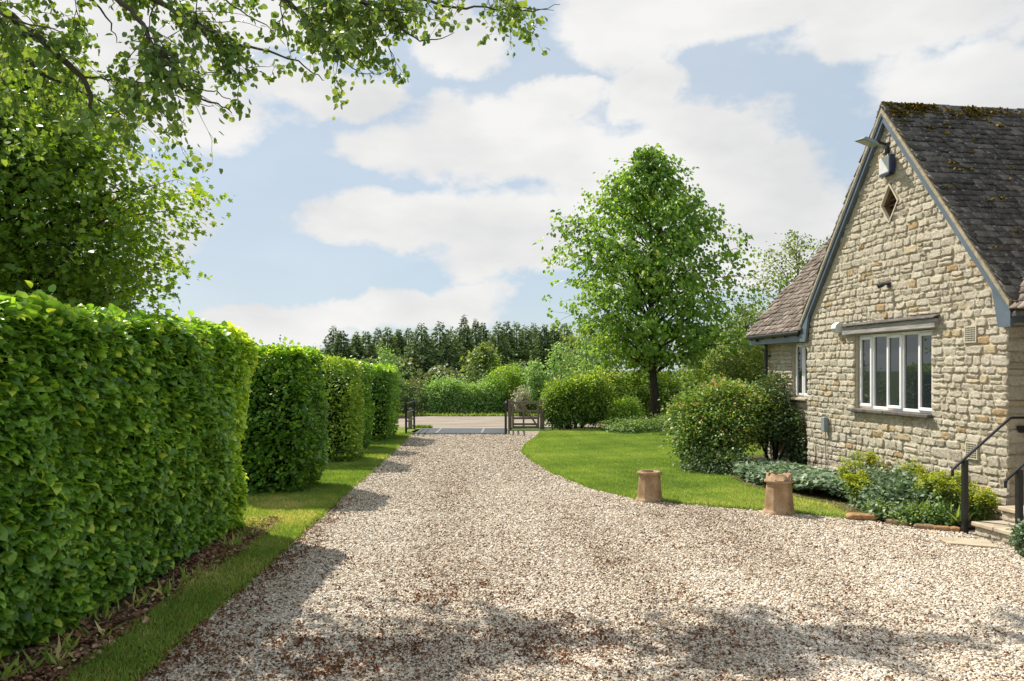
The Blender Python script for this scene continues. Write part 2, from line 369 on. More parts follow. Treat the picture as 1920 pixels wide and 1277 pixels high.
def m_lawn():
    m, t, o, p = newmat('lawn_turf'); p.inputs['Roughness'].default_value = .95; p.inputs['Specular IOR Level'].default_value = .1
    n = noise(t, 1.3, 6, .65); c = ramp(t, n, [(.32, (.15, .20, .040)), (.55, (.23, .28, .06)), (.75, (.34, .34, .12))])
    n2 = noise(t, 70, 3, .7); c = mixc(t, mathn(t, 'MULTIPLY', step(t, n2, .45, .75), .5), c, (.09, .13, .025))
    t.links.new(c, p.inputs['Base Color']); bump(t, p, n2, 1, .03); return m
M['lawn'] = m_lawn()
M['field'] = simple('field', (.075, .12, .03), .95, .1, nscale=.4, namt=.35, bscale=8, bstr=1, bdist=.1)
def m_road():
    m, t, o, p = newmat('road_surface'); p.inputs['Roughness'].default_value = .92; p.inputs['Specular IOR Level'].default_value = .15
    n = noise(t, 1.0, 7, .7, stretch=(.35, 1.6, 1)); c = ramp(t, n, [(.3, (.19, .155, .12)), (.5, (.31, .265, .22)), (.7, (.44, .39, .33))])
    n2 = noise(t, 40, 3, .6); c = mixc(t, mathn(t, 'MULTIPLY', n2, .35), c, (.16, .12, .08))
    t.links.new(c, p.inputs['Base Color']); bump(t, p, n2, .6, .02); return m
M['road'] = m_road()

# ------------------------------------------------------------------ leaf scattering
LEAF10 = (np.array([(0, 0, 0), (0, .33, .03), (0, .68, .02), (0, 1, -.08),
                    (.30, .16, .08), (.44, .42, .12), (.32, .74, .07),
                    (-.30, .16, .08), (-.44, .42, .12), (-.32, .74, .07)]),
          [np.array([(0, 4, 5, 1), (1, 5, 6, 2), (0, 1, 8, 7), (1, 2, 9, 8)]), np.array([(2, 6, 3), (2, 3, 9)])])
LEAF6 = (np.array([(0, 0, 0), (.38, .35, .09), (.30, .72, .06), (0, 1, -.05), (-.30, .72, .06), (-.38, .35, .09)]),
         [np.array([(0, 1, 2, 3), (0, 3, 4, 5)])])
LEAF4 = (np.array([(0, 0, 0), (.36, .5, .1), (0, 1, 0), (-.36, .5, .1)]), [np.array([(0, 1, 2), (0, 2, 3)])])
_a = []
for k, (ang, ln) in enumerate([(-150, .30), (-118, .62), (-92, .36), (-62, .80), (-30, .42), (0, 1.0)]): pass
LOBED = (np.array([(0, 0, 0), (.42, .12, .06), (.26, .34, .03), (.58, .62, .07), (.24, .66, .02), (0, 1, -.05), (-.24, .66, .02), (-.58, .62, .07), (-.26, .34, .03), (-.42, .12, .06)]),
         [np.array([(0, 1, 2), (2, 3, 4), (6, 7, 8), (8, 9, 0)]), np.array([(0, 2, 4, 5), (0, 5, 6, 8)])])
NARROW = (np.array([(0, 0, 0), (.14, .4, .04), (0, 1, -.05), (-.14, .4, .04)]), [np.array([(0, 1, 2), (0, 2, 3)])])
def unit(a): return a/np.maximum(np.linalg.norm(a, axis=1, keepdims=True), 1e-6)
def scatter(name, P, tip, nor, size, tmpl, mat, parent=None, var=None, wscale=1.0, curl=None):
    P = np.asarray(P); n = len(P)
    tip = unit(tip); nor = unit(nor - tip*np.sum(nor*tip, axis=1, keepdims=True)); side = np.cross(tip, nor)
    T, Fs = tmpl; k = len(T); size = np.broadcast_to(np.asarray(size, dtype=float), (n,))
    ws = wscale*rng.uniform(.8, 1.2, n)
    V = P[:, None, :] + size[:, None, None]*(T[None, :, 0, None]*side[:, None, :]*ws[:, None, None] + T[None, :, 1, None]*tip[:, None, :]
        + T[None, :, 2, None]*nor[:, None, :]*(rng.uniform(.2, 2.4, n)[:, None, None]))
    V = V.reshape(-1, 3); off = (np.arange(n)*k)[:, None, None]
    FF = [(f[None]+off).reshape(-1, f.shape[1]) for f in Fs]
    if var is None: var = rng.uniform(0, 1, n)
    return mesh_np(name, V, FF, mat, parent, attrs={'var': np.clip(np.repeat(var, k), 0, 1)})
def rand_dirs(n): return unit(rng.normal(0, 1, (n, 3)))

# ------------------------------------------------------------------ setting: ground sheets
def sheet(name, poly, z, mat, res=None, kind='structure'):
    pts = [Vector((x, y, 0)) for x, y in poly]
    tri = tessellate_polygon([pts]); V = [(x, y, z) for x, y in poly]
    F = []
    for a, b, c in tri:
        n = (pts[b]-pts[a]).cross(pts[c]-pts[a]).z
        F.append((a, b, c) if n > 0 else (a, c, b))
    o = mesh_np(name, np.array(V), np.array(F), mat); o['kind'] = kind; return o
def wiggle(pts, amp=.04, seg=.25, seed=1):
    r = random.Random(seed); out = []
    for (x0, y0), (x1, y1) in zip(pts[:-1], pts[1:]):
        n = max(1, int(math.hypot(x1-x0, y1-y0)/seg))
        for i in range(n):
            f = i/n; out.append((x0+(x1-x0)*f+r.uniform(-amp, amp), y0+(y1-y0)*f+r.uniform(-amp, amp)))
    out.append(pts[-1]); return out
def inpoly(P, poly):
    x = P[:, 0]; y = P[:, 1]; ins = np.zeros(len(P), bool); n = len(poly)
    for i in range(n):
        x0, y0 = poly[i]; x1, y1 = poly[(i+1) % n]
        c = ((y0 > y) != (y1 > y)); xi = (x1-x0)*(y-y0)/((y1-y0) if y1 != y0 else 1e-9)+x0
        ins ^= c & (x < xi)
    return ins
sheet('ground', [(-900, -60), (900, -60), (900, 1500), (-900, 1500)], -.03, M['field'])
left_edge = [(-2.45, -1), (-2.43, 5.0), (-2.47, 6.2), (-2.52, 7.8), (-2.60, 9.9), (-2.67, 11.8), (-2.77, 14.5), (-2.92, 18.8), (-3.12, 22.9)]
right_edge = [(.95, 24.4), (.78, 22.6), (.44, 20.6), (.30, 19.4), (.27, 18.2), (.47, 16.6), (.84, 14.5), (1.29, 12.85), (1.98, 11.65), (2.75, 11.15), (3.6, 10.75), (4.5, 10.18)]
bed_edge = [(4.5, 10.18), (4.80, 10.02), (4.95, 9.80), (5.12, 9.53), (5.50, 9.36)]
LE = wiggle(left_edge, .03, .3, 3); RE = wiggle(right_edge, .025, .25, 4)
drive = [(-2.9, -2), (-2.9, 5), (-3.0, 12), (-3.3, 19), (-3.5, 23.5), (1.6, 23.5), (1.6, 24.9), (1.2, 24.0), (1.6, 20), (1.5, 16), (3, 12.5), (5.2, 11.3), (7.5, 10.2), (16, 9), (16, -2)]
drive = [(-2.9, -2), (16, -2), (16, 11), (5.2, 11.3), (3, 12.5), (1.5, 16), (1.6, 20), (1.6, 24.9), (-.15, 24.9), (-.15, 23.52), (-3.5, 23.52), (-3.3, 19), (-3.0, 12), (-2.9, 5)]
sheet('driveway', drive, 0.0, M['gravel_bed'])
lawnL = LE + [(-3.25, 24.6), (-3.1, 25.4), (-2.75, 26.0), (-3.6, 26.5), (-14, 26.5), (-14, -1)]
sheet('lawn', lawnL, .022, M['lawn'])
lawnR = RE + [(4.75, 10.35), (4.9, 11.3), (4.5, 12.0), (4.2, 12.9), (4.3, 14.5), (4.6, 17), (9, 17.5), (16, 18), (16, 27), (2.2, 25.2)]
sheet('lawn', lawnR, .022, M['lawn'])
bed = bed_edge + [(6.3, 9.6), (6.9, 10.2), (5.8, 17.6), (4.4, 17.2), (4.1, 14.6), (4.0, 12.9), (4.3, 12.0), (4.7, 11.2), (4.6, 10.4)]
sheet('flower_bed', bed, .040, M['soil'])
hedge_soil = wiggle([(-2.98, 3.5), (-2.93, 5.5), (-3.0, 7), (-3.12, 8.5), (-3.22, 9.9)], .06, .2, 9)+[(-5, 9.9), (-5, 3.5)]
sheet('soil_strip', hedge_soil, .030, M['soil'])
sheet('road', wiggle([(-60, 25.3), (-3.4, 26.2), (-2.9, 25.9), (-2.75, 25.2)], .03, .8, 5)+[(-.1, 25.2), (.0, 26.3), (1.2, 26.6), (60, 27.5)]+wiggle([(60, 33.4), (-60, 32.8)], .15, .8, 6), -.004, M['road'])
sheet('verge', [(-60, 32.7), (60, 33.2), (60, 37), (-60, 37)], .012, M['lawn'])

def place_grass(name, label, poly, n, hmin, hmax, wid, zc=.02, dens=None, box=None):
    xs = [p[0] for p in poly]; ys = [p[1] for p in poly]
    b = box or (min(xs), max(xs), min(ys), max(ys))
    P = np.stack([rng.uniform(b[0], b[1], n), b[2]+(b[3]-b[2])*rng.uniform(0, 1, n)**1.0, np.full(n, zc)], 1)
    if dens is not None: P = P[rng.uniform(0, 1, n) < dens(P)]
    P = P[inpoly(P, poly)]; m = len(P)
    tip = unit(np.stack([rng.normal(0, .45, m), rng.normal(0, .45, m), np.ones(m)], 1))
    nor = rand_dirs(m); v = .50+.36*nz(P*[1, .6, 1], .9)+.28*nz(P, 3.0)+rng.normal(0, .16, m)
    far = np.clip(P[:, 1]/9, .7, 3)
    o = scatter(name, P, tip, nor, rng.uniform(hmin, hmax, m), NARROW, M['grass'], var=np.clip(v, 0, 1), wscale=wid)
    tag(o, label, 'grass', kind='stuff'); return o
def vis(P): # fewer, only where a viewer near the camera could tell
    return np.clip(14/np.maximum(P[:, 1], 5), .35, 1)
place_grass('grass', 'short mown grass strip between the hedges and the gravel drive', LE+[(-3.12, 23.9), (-4.6, 24), (-4.6, 9.8), (-3.3, 9.4), (-3.1, 7.8), (-2.98, 6.5), (-2.85, 4.5), (-2.9, -1)], 260000, .025, .06, .55, dens=vis, box=(-4.6, -2.3, 4.2, 24))
place_grass('grass', 'sunlit mown lawn grass on the right of the drive', RE+[(4.75, 10.35), (4.9, 11.3), (4.5, 12.0), (4.2, 12.9), (4.3, 14.5), (4.6, 17), (9, 17.5), (9, 25.5), (2.2, 25.2)], 330000, .022, .05, .7, dens=vis, box=(.2, 6.5, 10, 25.5))
# ragged taller edge blades
def edge_grass(pts, label, n, hmax=.08):
    r = random.Random(2); P = []
    seg = [(a, b) for a, b in zip(pts[:-1], pts[1:])]; Ls = [math.hypot(b[0]-a[0], b[1]-a[1]) for a, b in seg]
    for _ in range(n):
        a, b = r.choices(seg, Ls)[0]; f = r.random(); P.append((a[0]+(b[0]-a[0])*f+r.gauss(0, .02), a[1]+(b[1]-a[1])*f+r.gauss(0, .02), .0))
    P = np.array(P); m = len(P)
    tip = unit(np.stack([rng.normal(0, .6, m), rng.normal(0, .6, m), np.ones(m)], 1))
    o = scatter('grass', P, tip, rand_dirs(m), rng.uniform(.03, hmax, m), NARROW, M['grass'], var=rng.uniform(0, .9, m), wscale=.6); tag(o, label, 'grass', kind='stuff')
edge_grass(LE[12:], 'ragged grass along the left edge of the gravel', 9000)
edge_grass(RE, 'ragged grass along the curved lawn edge', 8000)
edge_grass(wiggle([(-12, 32.8), (12, 33.0)], .1, .5, 3), 'rough grass on the far verge of the road', 5000, .22)
edge_grass([(-3.3, 26.1), (-2.75, 25.9)], 'small grass tuft beside the cattle grid', 900, .16)
# weeds in the shady soil by the first hedge
P = np.array([(x+random.gauss(0, .04), y+random.gauss(0, .04), .03) for (x, y) in [(-3.0-random.random()*.25, 4.6+random.random()*4.6) for _ in range(15)] for _ in range(9)])
tag(scatter('weeds', P, np.stack([rng.normal(0, .6, len(P)), rng.normal(0, .6, len(P)), np.full(len(P), .8)], 1), rand_dirs(len(P)), rng.uniform(.08, .2, len(P)), NARROW, M['grass'], var=rng.uniform(.2, 1, len(P)), wscale=.55),
    'straggly long weeds in the litter at the foot of the first hedge', 'weeds', kind='stuff')

# ------------------------------------------------------------------ gravel stones
def gravel(n_near, n_mid, n_far):
    def pts(n, y0, y1):
        y = rng.uniform(y0, y1, n); x = rng.uniform(-1, 1, n)*(y*.70+.4); return np.stack([x, y], 1)
    A = [pts(n_near, 4.3, 8.5), pts(n_mid, 8.5, 13.5), pts(n_far, 13.5, 23.5)]
    S = [rng.uniform(.0055, .0132, n_near), rng.uniform(.0075, .0145, n_mid), rng.uniform(.010, .019, n_far)]
    P = np.concatenate(A); S = np.concatenate(S)
    poly = LE+RE+bed_edge[1:]+[(5.6, 9.3), (5.6, 8.3), (16, 8.0), (16, -1)]
    poly = list(LE)+[(-3.2, 23.5), (1.0, 23.5)]+list(RE[2:])+bed_edge[1:]+[(5.56, 9.2), (5.56, 8.35), (16, 8.0), (16, -1)]
    k = inpoly(P, poly); P = P[k]; S = S[k]; n = len(P)
    V = np.concatenate([P, rng.uniform(.0, .012, n)[:, None]], 1)
    me = bpy.data.meshes.new('gravel'); me.vertices.add(n); me.vertices.foreach_set('co', V.astype(np.float32).ravel())
    tr_ = .06*np.sin((V[:, 0]+.08*V[:, 1]-.4)*3.6)*np.clip((20-V[:, 1])/10, 0, 1)
    pv = np.clip(rng.beta(2.1, 1.8, n)+.13*nz(V*[1, .45, 0], .9)+.06*nz(V*[1, 1, 0], 5)+tr_-.11, 0, .93); pv[rng.uniform(0, 1, n) < .03] = 1
    at = me.attributes.new('pv', 'FLOAT', 'POINT'); at.data.foreach_set('value', pv.astype(np.float32))
    sc = np.stack([S*rng.uniform(.8, 1.5, n), S*rng.uniform(.7, 1.1, n), S*rng.uniform(.4, .75, n)], 1)
    at = me.attributes.new('sc', 'FLOAT_VECTOR', 'POINT'); at.data.foreach_set('vector', sc.astype(np.float32).ravel())
    ro = np.stack([rng.normal(0, .35, n), rng.normal(0, .35, n), rng.uniform(0, 6.28, n)], 1)
    at = me.attributes.new('ro', 'FLOAT_VECTOR', 'POINT'); at.data.foreach_set('vector', ro.astype(np.float32).ravel())
    me.materials.append(M['pebble'])
    o = bpy.data.objects.new('gravel', me); COL.objects.link(o)
    g = bpy.data.node_groups.new('gravel_stones', 'GeometryNodeTree')
    g.interface.new_socket('Geometry', in_out='INPUT', socket_type='NodeSocketGeometry'); g.interface.new_socket('Geometry', in_out='OUTPUT', socket_type='NodeSocketGeometry')
    gi = g.nodes.new('NodeGroupInput'); go = g.nodes.new('NodeGroupOutput')
    ico = g.nodes.new('GeometryNodeMeshIcoSphere'); ico.inputs['Subdivisions'].default_value = 2; ico.inputs['Radius'].default_value = 1
    sp = g.nodes.new('GeometryNodeSetPosition'); no = g.nodes.new('ShaderNodeTexNoise'); no.inputs['Scale'].default_value = 1.1
    sub = g.nodes.new('ShaderNodeVectorMath'); sub.operation = 'SUBTRACT'; sub.inputs[1].default_value = (.5, .5, .5)
    mul = g.nodes.new('ShaderNodeVectorMath'); mul.operation = 'SCALE'; mul.inputs['Scale'].default_value = 1.3
    g.links.new(no.outputs['Color'], sub.inputs[0]); g.links.new(sub.outputs[0], mul.inputs[0]); g.links.new(mul.outputs[0], sp.inputs['Offset'])
    g.links.new(ico.outputs['Mesh'], sp.inputs['Geometry'])
    sm = g.nodes.new('GeometryNodeSetShadeSmooth'); g.links.new(sp.outputs[0], sm.inputs[0])
    mt = g.nodes.new('GeometryNodeSetMaterial'); mt.inputs['Material'].default_value = M['pebble']; g.links.new(sm.outputs[0], mt.inputs[0])
    ins = g.nodes.new('GeometryNodeInstanceOnPoints'); g.links.new(gi.outputs[0], ins.inputs['Points']); g.links.new(mt.outputs[0], ins.inputs['Instance'])
    def na(nm):
        a = g.nodes.new('GeometryNodeInputNamedAttribute'); a.data_type = 'FLOAT_VECTOR'; a.inputs['Name'].default_value = nm; return a.outputs['Attribute']
    g.links.new(na('sc'), ins.inputs['Scale']); g.links.new(na('ro'), ins.inputs['Rotation'])
    g.links.new(ins.outputs[0], go.inputs[0])
    md = o.modifiers.new('gravel_stones', 'NODES'); md.node_group = g
    tag(o, 'pale loose gravel stones covering the drive', 'gravel', kind='stuff')
gravel(220000, 175000, 120000)
# brown debris on the gravel
def debris():
    n = 110000; y = rng.uniform(4.4, 12, n); x = rng.uniform(-3.0, 6.5, n); P = np.stack([x, y, rng.uniform(.015, .03, n)], 1)
    q = .5+.5*nz(P*[1, 1, 0], 1.7)+.35*nz(P*[1, 1, 0], 6)
    ed = np.exp(-((x+2.45-(-.02*(y-5)))/.22)**2)*.55
    fore = np.clip((8.6-y)/4.5, 0, 1)*np.clip((4.2-x)/4, 0.05, 1)*.7
    pr = np.clip((q-.45)*.9, 0.05, 1)*(fore+.05)*1.3+ed*np.clip((14-y)/9, 0, 1)*.5
    P = P[rng.uniform(0, 1, n) < pr*1.0]
    P = np.repeat(P, 2, axis=0)+rng.normal(0, .06, (len(P)*2, 3))*[1, 1, 0]
    P = P[P[:, 0] < 5.2]
    # crumbs
    C = np.repeat(P, 3, axis=0)+rng.normal(0, .012, (len(P)*3, 3))*[1, 1, .35]; C[:, 2] = np.maximum(C[:, 2], .012)
    o = scatter('fallen_husks', C, rand_dirs(len(C))*[1, 1, .5], rand_dirs(len(C))+[0, 0, .8], rng.uniform(.012, .030, len(C)), LEAF4, M['debris'], var=rng.uniform(0, 1, len(C)), wscale=1.1)
    tag(o, 'brown fallen bud husks scattered over the near gravel', 'fallen husks', kind='stuff')
    n = 10000; y = rng.uniform(3.8, 10, n); x = -2.90-rng.gamma(1.6, .13, n)+rng.normal(0, .06, n)-(y-5)*.02; P = np.stack([x, y, rng.uniform(.03, .06, n)], 1)
    P = P[rng.uniform(0, 1, len(P)) < .55+.5*nz(P, 1.6)]
    o = scatter('leaf_litter', P, rand_dirs(len(P))*[1, 1, .4], rand_dirs(len(P))*.7+[0, 0, 1], rng.uniform(.022, .055, len(P)), LEAF6, M['dry'], var=rng.uniform(0, 1, len(P)))
    tag(o, 'dead brown leaves lying along the foot of the first hedge', 'leaf litter', kind='stuff')
debris()

# ------------------------------------------------------------------ clipped hedges
def hedge(label, x0, x1, y0, y1, h, n, size, mat, rad=.28, tmpl=LEAF10, lump=.105, ytint=0., faces=(1, 1, 1, .25, 1)):
    """faces weights: right, near end, top, left, far end"""
    root = thing('clipped_hedge', label, 'hedge', ((x0+x1)/2, (y0+y1)/2, 0), group='clipped hedges beside the drive')
    cx, cy = (x0+x1)/2, (y0+y1)/2; hx, hy = (x1-x0)/2, (y1-y0)/2
    A = np.array([2*hy*h*faces[0], 2*hx*h*faces[1], 4*hx*hy*faces[2], 2*hy*h*faces[3], 2*hx*h*faces[4]]); A = A/A.sum()
    f = rng.choice(5, n, p=A); u = rng.uniform(-1, 1, n); v = rng.uniform(0, 1, n)
    P = np.zeros((n, 3))
    P[:, 0] = np.select([f == 0, f == 3], [hx, -hx], rng.uniform(-1, 1, n)*hx)
    P[:, 1] = np.select([f == 1, f == 4], [-hy, hy], u*hy)
    P[:, 2] = np.where(f == 2, h, .06+v*(h-.06))
    Q = np.stack([np.clip(P[:, 0], -hx+rad, hx-rad), np.clip(P[:, 1], -hy+rad, hy-rad), np.clip(P[:, 2], -5, h-rad)], 1)
    D = unit(P-Q); L_ = np.linalg.norm(P-Q, axis=1); P = Q+D*np.minimum(L_, rad)[:, None]
    W = P+[cx, cy, 0]
    depth = rng.exponential(.075, n); ol = lump*nz(W, 1.3)+lump*.7*nz(W, 3.7)
    spr = (rng.uniform(0, 1, n) < .05)*rng.exponential(.032, n)*(.3+D[:, 2]); ol = ol+spr
    tuck = .16*np.exp(-P[:, 2]/.22)
    P = P+D*(ol-depth)[:, None]; P[:, :2] -= D[:, :2]*tuck[:, None]; P[:, 2] = np.maximum(P[:, 2], .05)
    up = np.array([0, 0, 1.0])
    tip = D*.75+rand_dirs(n)*.65+up*(-.22)+up*(D[:, 2:3]*.35)
    nor = D*.55+up*.85+rand_dirs(n)*.45
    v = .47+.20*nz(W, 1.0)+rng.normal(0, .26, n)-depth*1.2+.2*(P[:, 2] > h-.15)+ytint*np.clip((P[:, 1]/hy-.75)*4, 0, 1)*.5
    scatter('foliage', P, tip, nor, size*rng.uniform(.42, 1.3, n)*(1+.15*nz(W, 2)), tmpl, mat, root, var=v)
    b = MB(); s_ = .24
    # dark solid core added to block light, in place of dense twigs
    nu, nv = 14, 8; vs = []; fs = []
    me = MB(); me.box(-hx+s_, hx-s_, -hy+s_, hy-s_, .12, h-s_, bev=.2); me.build('light_block_core', M['core'], root)
    for i in range(max(3, int(hy*2/.45))):
        for sx in (-.3, .3):
            x = sx*hx+random.uniform(-.08, .08); y = -hy+.25+(2*hy-.5)*(i+.5)/max(3, int(hy*2/.45))
            st = MB(); st.tube([(x, y, 0), (x+random.uniform(-.05, .05), y, .2), (x+random.uniform(-.1, .1), y+random.uniform(-.1, .1), .5)], [.03, .022, .018], 6); st.build('stem', M['bark'], root)
    # soft new shoots sticking out of the top
    m = int(n*.02)
    return root
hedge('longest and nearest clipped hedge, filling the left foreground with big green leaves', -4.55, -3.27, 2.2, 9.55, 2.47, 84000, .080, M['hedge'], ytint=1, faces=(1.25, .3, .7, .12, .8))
hedge('dark green clipped hedge block just behind the nearest long hedge', -4.95, -3.27, 11.9, 13.3, 2.36, 20000, .075, M['hedge'], tmpl=LEAF6, rad=.22)
hedge('yellow-green clipped hedge block, third along the drive', -5.1, -3.36, 16.0, 17.2, 2.22, 14000, .065, M['hedge_y'], tmpl=LEAF6, rad=.25)
hedge('narrowest glimpse of clipped hedge, fourth, between the yellow one and the last', -5.2, -3.56, 18.7, 19.6, 2.14, 9000, .070, M['hedge'], tmpl=LEAF6, rad=.25)
hedge('farthest clipped hedge block, next to the cattle grid railing', -5.3, -3.40, 20.9, 22.9, 2.08, 14000, .070, M['hedge'], tmpl=LEAF6, rad=.2)

# ------------------------------------------------------------------ shrubs and bushes
def blob_leaves(clumps, n, size, spread=.5, droop=.2, jitter=.5, tw=None):
    """clumps: (cx,cy,cz,rx,ry,rz). leaves gathered in small sprays over each ellipsoid's outer shell"""
    vol = np.array([(c[3]*c[4]+c[3]*c[5]+c[4]*c[5]) for c in clumps]); vol = vol/vol.sum()
    Ps = []; Ds = []
    per = 14; ns = max(1, n//per); k = rng.choice(len(clumps), ns, p=vol)
    C = np.array([c[:3] for c in clumps])[k]; Rr = np.array([c[3:6] for c in clumps])[k]
    d = rand_dirs(ns); r = rng.uniform(0, 1, ns)**(.45); r = .45+.55*r
    S = C+d*Rr*r[:, None]*(1+.16*nz(C+d*Rr, 2.2)+.12*nz(C+d*Rr, 6)+(rng.uniform(0, 1, ns) < .06)*rng.uniform(0, .35, ns))[:, None]
    tr = tw if tw else size*1.7
    P = np.repeat(S, per, 0)+rng.normal(0, 1, (ns*per, 3))*tr*[1, 1, .8]
    D = unit(np.repeat(d, per, 0)+rand_dirs(ns*per)*jitter)
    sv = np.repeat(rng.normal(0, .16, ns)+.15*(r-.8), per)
    return P, D, sv, np.repeat(d, per, 0)
def bush(name, label, cat, clumps, n, size, mat, tmpl=LEAF6, stems=6, group=None, topvar=.25, bark='twig', base=None, tw=None, core=True):
    zmin = min(c[2]-c[5] for c in clumps)
    bx = np.mean([c[0] for c in clumps]); by = np.mean([c[1] for c in clumps])
    if base: bx, by = base
    root = thing(name, label, cat, (bx, by, 0), group=group)
    P, D, sv, d0 = blob_leaves(clumps, n, size, tw=tw)
    k = P[:, 2] > .04; P = P[k]; D = D[k]; sv = sv[k]; d0 = d0[k]
    zt = max(c[2]+c[5] for c in clumps)
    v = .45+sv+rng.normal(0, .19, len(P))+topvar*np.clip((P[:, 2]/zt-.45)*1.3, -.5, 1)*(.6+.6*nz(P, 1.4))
    tip = D*.8+[0, 0, -.25]; nor = d0*.6+rand_dirs(len(P))*.6+[0, 0, .7]
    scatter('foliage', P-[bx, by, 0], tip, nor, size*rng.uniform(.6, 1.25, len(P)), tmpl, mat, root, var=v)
    for i in range(min(stems, 12)):
        s = MB(); c = clumps[i % len(clumps)]; a = random.uniform(0, 6.28); rr = random.uniform(.3, .75)
        e = Vector((c[0]-bx+c[3]*rr*math.cos(a), c[1]-by+c[4]*rr*math.sin(a), c[2]+c[5]*random.uniform(-.1, .6)))
        st = Vector((random.gauss(0, .06)+(c[0]-bx)*.4, random.gauss(0, .06)+(c[1]-by)*.4, 0)); mid = st.lerp(e, .5)+Vector((random.gauss(0, .05), random.gauss(0, .05), .1))
        q = .006+.006*zt
        s.tube([st, mid, e], [q*1.6, q*1.1, q*.4], 5, cap=False); s.build('stem', M[bark], root)
    return root
# big rounded shrub by the cottage
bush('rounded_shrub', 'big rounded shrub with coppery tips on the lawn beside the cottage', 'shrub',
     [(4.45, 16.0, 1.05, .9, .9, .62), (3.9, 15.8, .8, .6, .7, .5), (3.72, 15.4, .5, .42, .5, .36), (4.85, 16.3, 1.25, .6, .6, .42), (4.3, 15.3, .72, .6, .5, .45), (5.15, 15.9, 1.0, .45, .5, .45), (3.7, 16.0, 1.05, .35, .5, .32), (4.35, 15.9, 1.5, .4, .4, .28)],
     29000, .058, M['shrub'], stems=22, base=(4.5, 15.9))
bush('low_plant', 'low dark leafy clump under the front of the big rounded shrub', 'plant', [(3.95, 14.75, .12, .55, .35, .26), (4.25, 14.5, .12, .5, .35, .25)], 5000, .05, M['climber'], stems=5)
bush('climbing_plant', 'dark glossy climber growing up the far corner of the cottage', 'climber',
     [(5.55, 16.0, 1.45, .33, .45, .42), (5.5, 15.6, .95, .28, .4, .4), (5.45, 16.3, .9, .4, .4, .5), (5.75, 15.2, .55, .15, .35, .5)], 8500, .055, M['climber'], stems=8, base=(5.45, 15.9), bark='bark_d')
# back hedge line
bush('hedge_bush', 'bushy yellow-tipped hedge end beside the wooden gate', 'hedge', [(1.75, 25.7, .85, .6, .5, .72), (2.35, 26.0, .95, .7, .6, .72), (2.9, 26.3, 1.0, .6, .6, .78), (1.45, 25.5, .75, .3, .4, .5)], 21000, .075, M['hedge_b'], stems=14, bark='bark_d', topvar=.5)
bush('clipped_bush', 'small light green clipped bush in front of the green tree', 'bush', [(3.75, 25.4, .62, .42, .4, .46), (3.95, 25.4, .5, .42, .4, .5), (3.65, 25.3, .35, .35, .35, .35)], 9000, .055, M['tree_c'], stems=6)
cl = []
for i in range(13):
    f = i/12; cl.append((3.1+f*8.4, 29.6+.6*f+random.uniform(-.2, .2), 1.0+random.uniform(-.08, .1), .65, .6, .95+random.uniform(-.1, .12)))
bush('garden_hedge', 'long ragged garden hedge with yellow-green tips behind the green tree', 'hedge', cl, 36000, .085, M['hedge_b'], stems=24, topvar=.6)
bush('low_plant', 'low leafy planting around the foot of the green tree', 'plant', [(3.6, 24.0, .14, .55, .5, .2), (4.2, 24.4, .16, .5, .6, .22), (4.9, 25.2, .16, .5, .6, .22), (3.3, 24.6, .12, .35, .4, .18), (5.4, 25.8, .2, .5, .6, .25)], 9000, .06, M['cover_g'], stems=6)
bush('tall_bush', 'tall yellow-green bush at the far end of the cottage', 'bush', [(9.0, 27.5, 1.6, 1.2, 1.0, 1.5), (8.1, 28.0, 1.2, .9, .8, 1.2), (9.6, 28.2, 2.2, .9, .9, 1.3)], 20000, .085, M['tree_b'], stems=12, topvar=.5)
# across the road
bush('roadside_bush', 'dull olive bush behind the left end of the cattle grid, across the road', 'bush', [(-5.3, 35.3, .7, .7, .7, .95), (-4.5, 35.5, .65, .6, .6, .95), (-6.4, 35.6, .7, .8, .7, .9)], 14000, .07, M['bush_dull'], group='bushes across the road')
bush('roadside_bush', 'light green bush across the road, left part of the row opposite the drive', 'bush', [(-3.6, 35.4, .65, .6, .6, .85), (-3.1, 35.3, .8, .6, .6, .85), (-2.5, 35.4, .75, .55, .6, .82)], 15000, .08, M['bush_pale'], group='bushes across the road')
bush('roadside_bush', 'pale flower-flecked bush across the road, middle of the row', 'bush', [(-1.9, 35.3, .6, .6, .6, .88), (-1.3, 35.4, .65, .6, .6, .85), (-.8, 35.2, .5, .4, .5, .7)], 12000, .075, M['bush_pale'], group='bushes across the road')
bush('roadside_bush', 'tallest rounded green bush across the road, left of the wooden gate', 'bush', [(-.35, 35.8, 1.0, .75, .8, 1.1), (.35, 35.8, 1.0, .7, .7, 1.05), (-.9, 35.9, .8, .5, .6, .9), (1.0, 35.6, .7, .6, .6, .8)], 18000, .08, M['tree_c'], group='bushes across the road')
bush('roadside_bush', 'low bushes across the road behind the wooden gate', 'bush', [(1.8, 36.0, .6, .8, .6, .8), (3.0, 36.2, .6, .8, .6, .8), (4.4, 36.4, .7, .9, .6, .9), (6.4, 36.6, .8, 1.2, .7, 1.0)], 14000, .08, M['tree_c'], group='bushes across the road')
bush('roadside_bush', 'bushy growth across the road hidden mostly behind the farthest hedge', 'bush', [(-8.3, 36, .9, 1.2, .7, 1.1), (-10.6, 36, .9, 1.3, .7, 1.1), (-13, 36.2, .9, 1.4, .7, 1.2)], 9000, .09, M['bush_dull'], group='bushes across the road')
bush('roadside_bush', 'whitish twiggy shrub standing just behind the wooden gate', 'bush', [(.35, 32.9, .75, .28, .25, .5), (.55, 33.0, .95, .2, .2, .3)], 1500, .06, leaf_mat('silver_leaf', [(0, (.22, .24, .17)), (1, (.48, .48, .38))], .2, gain=(1.1, 1.1, 1.1)), stems=10, group='bushes across the road')

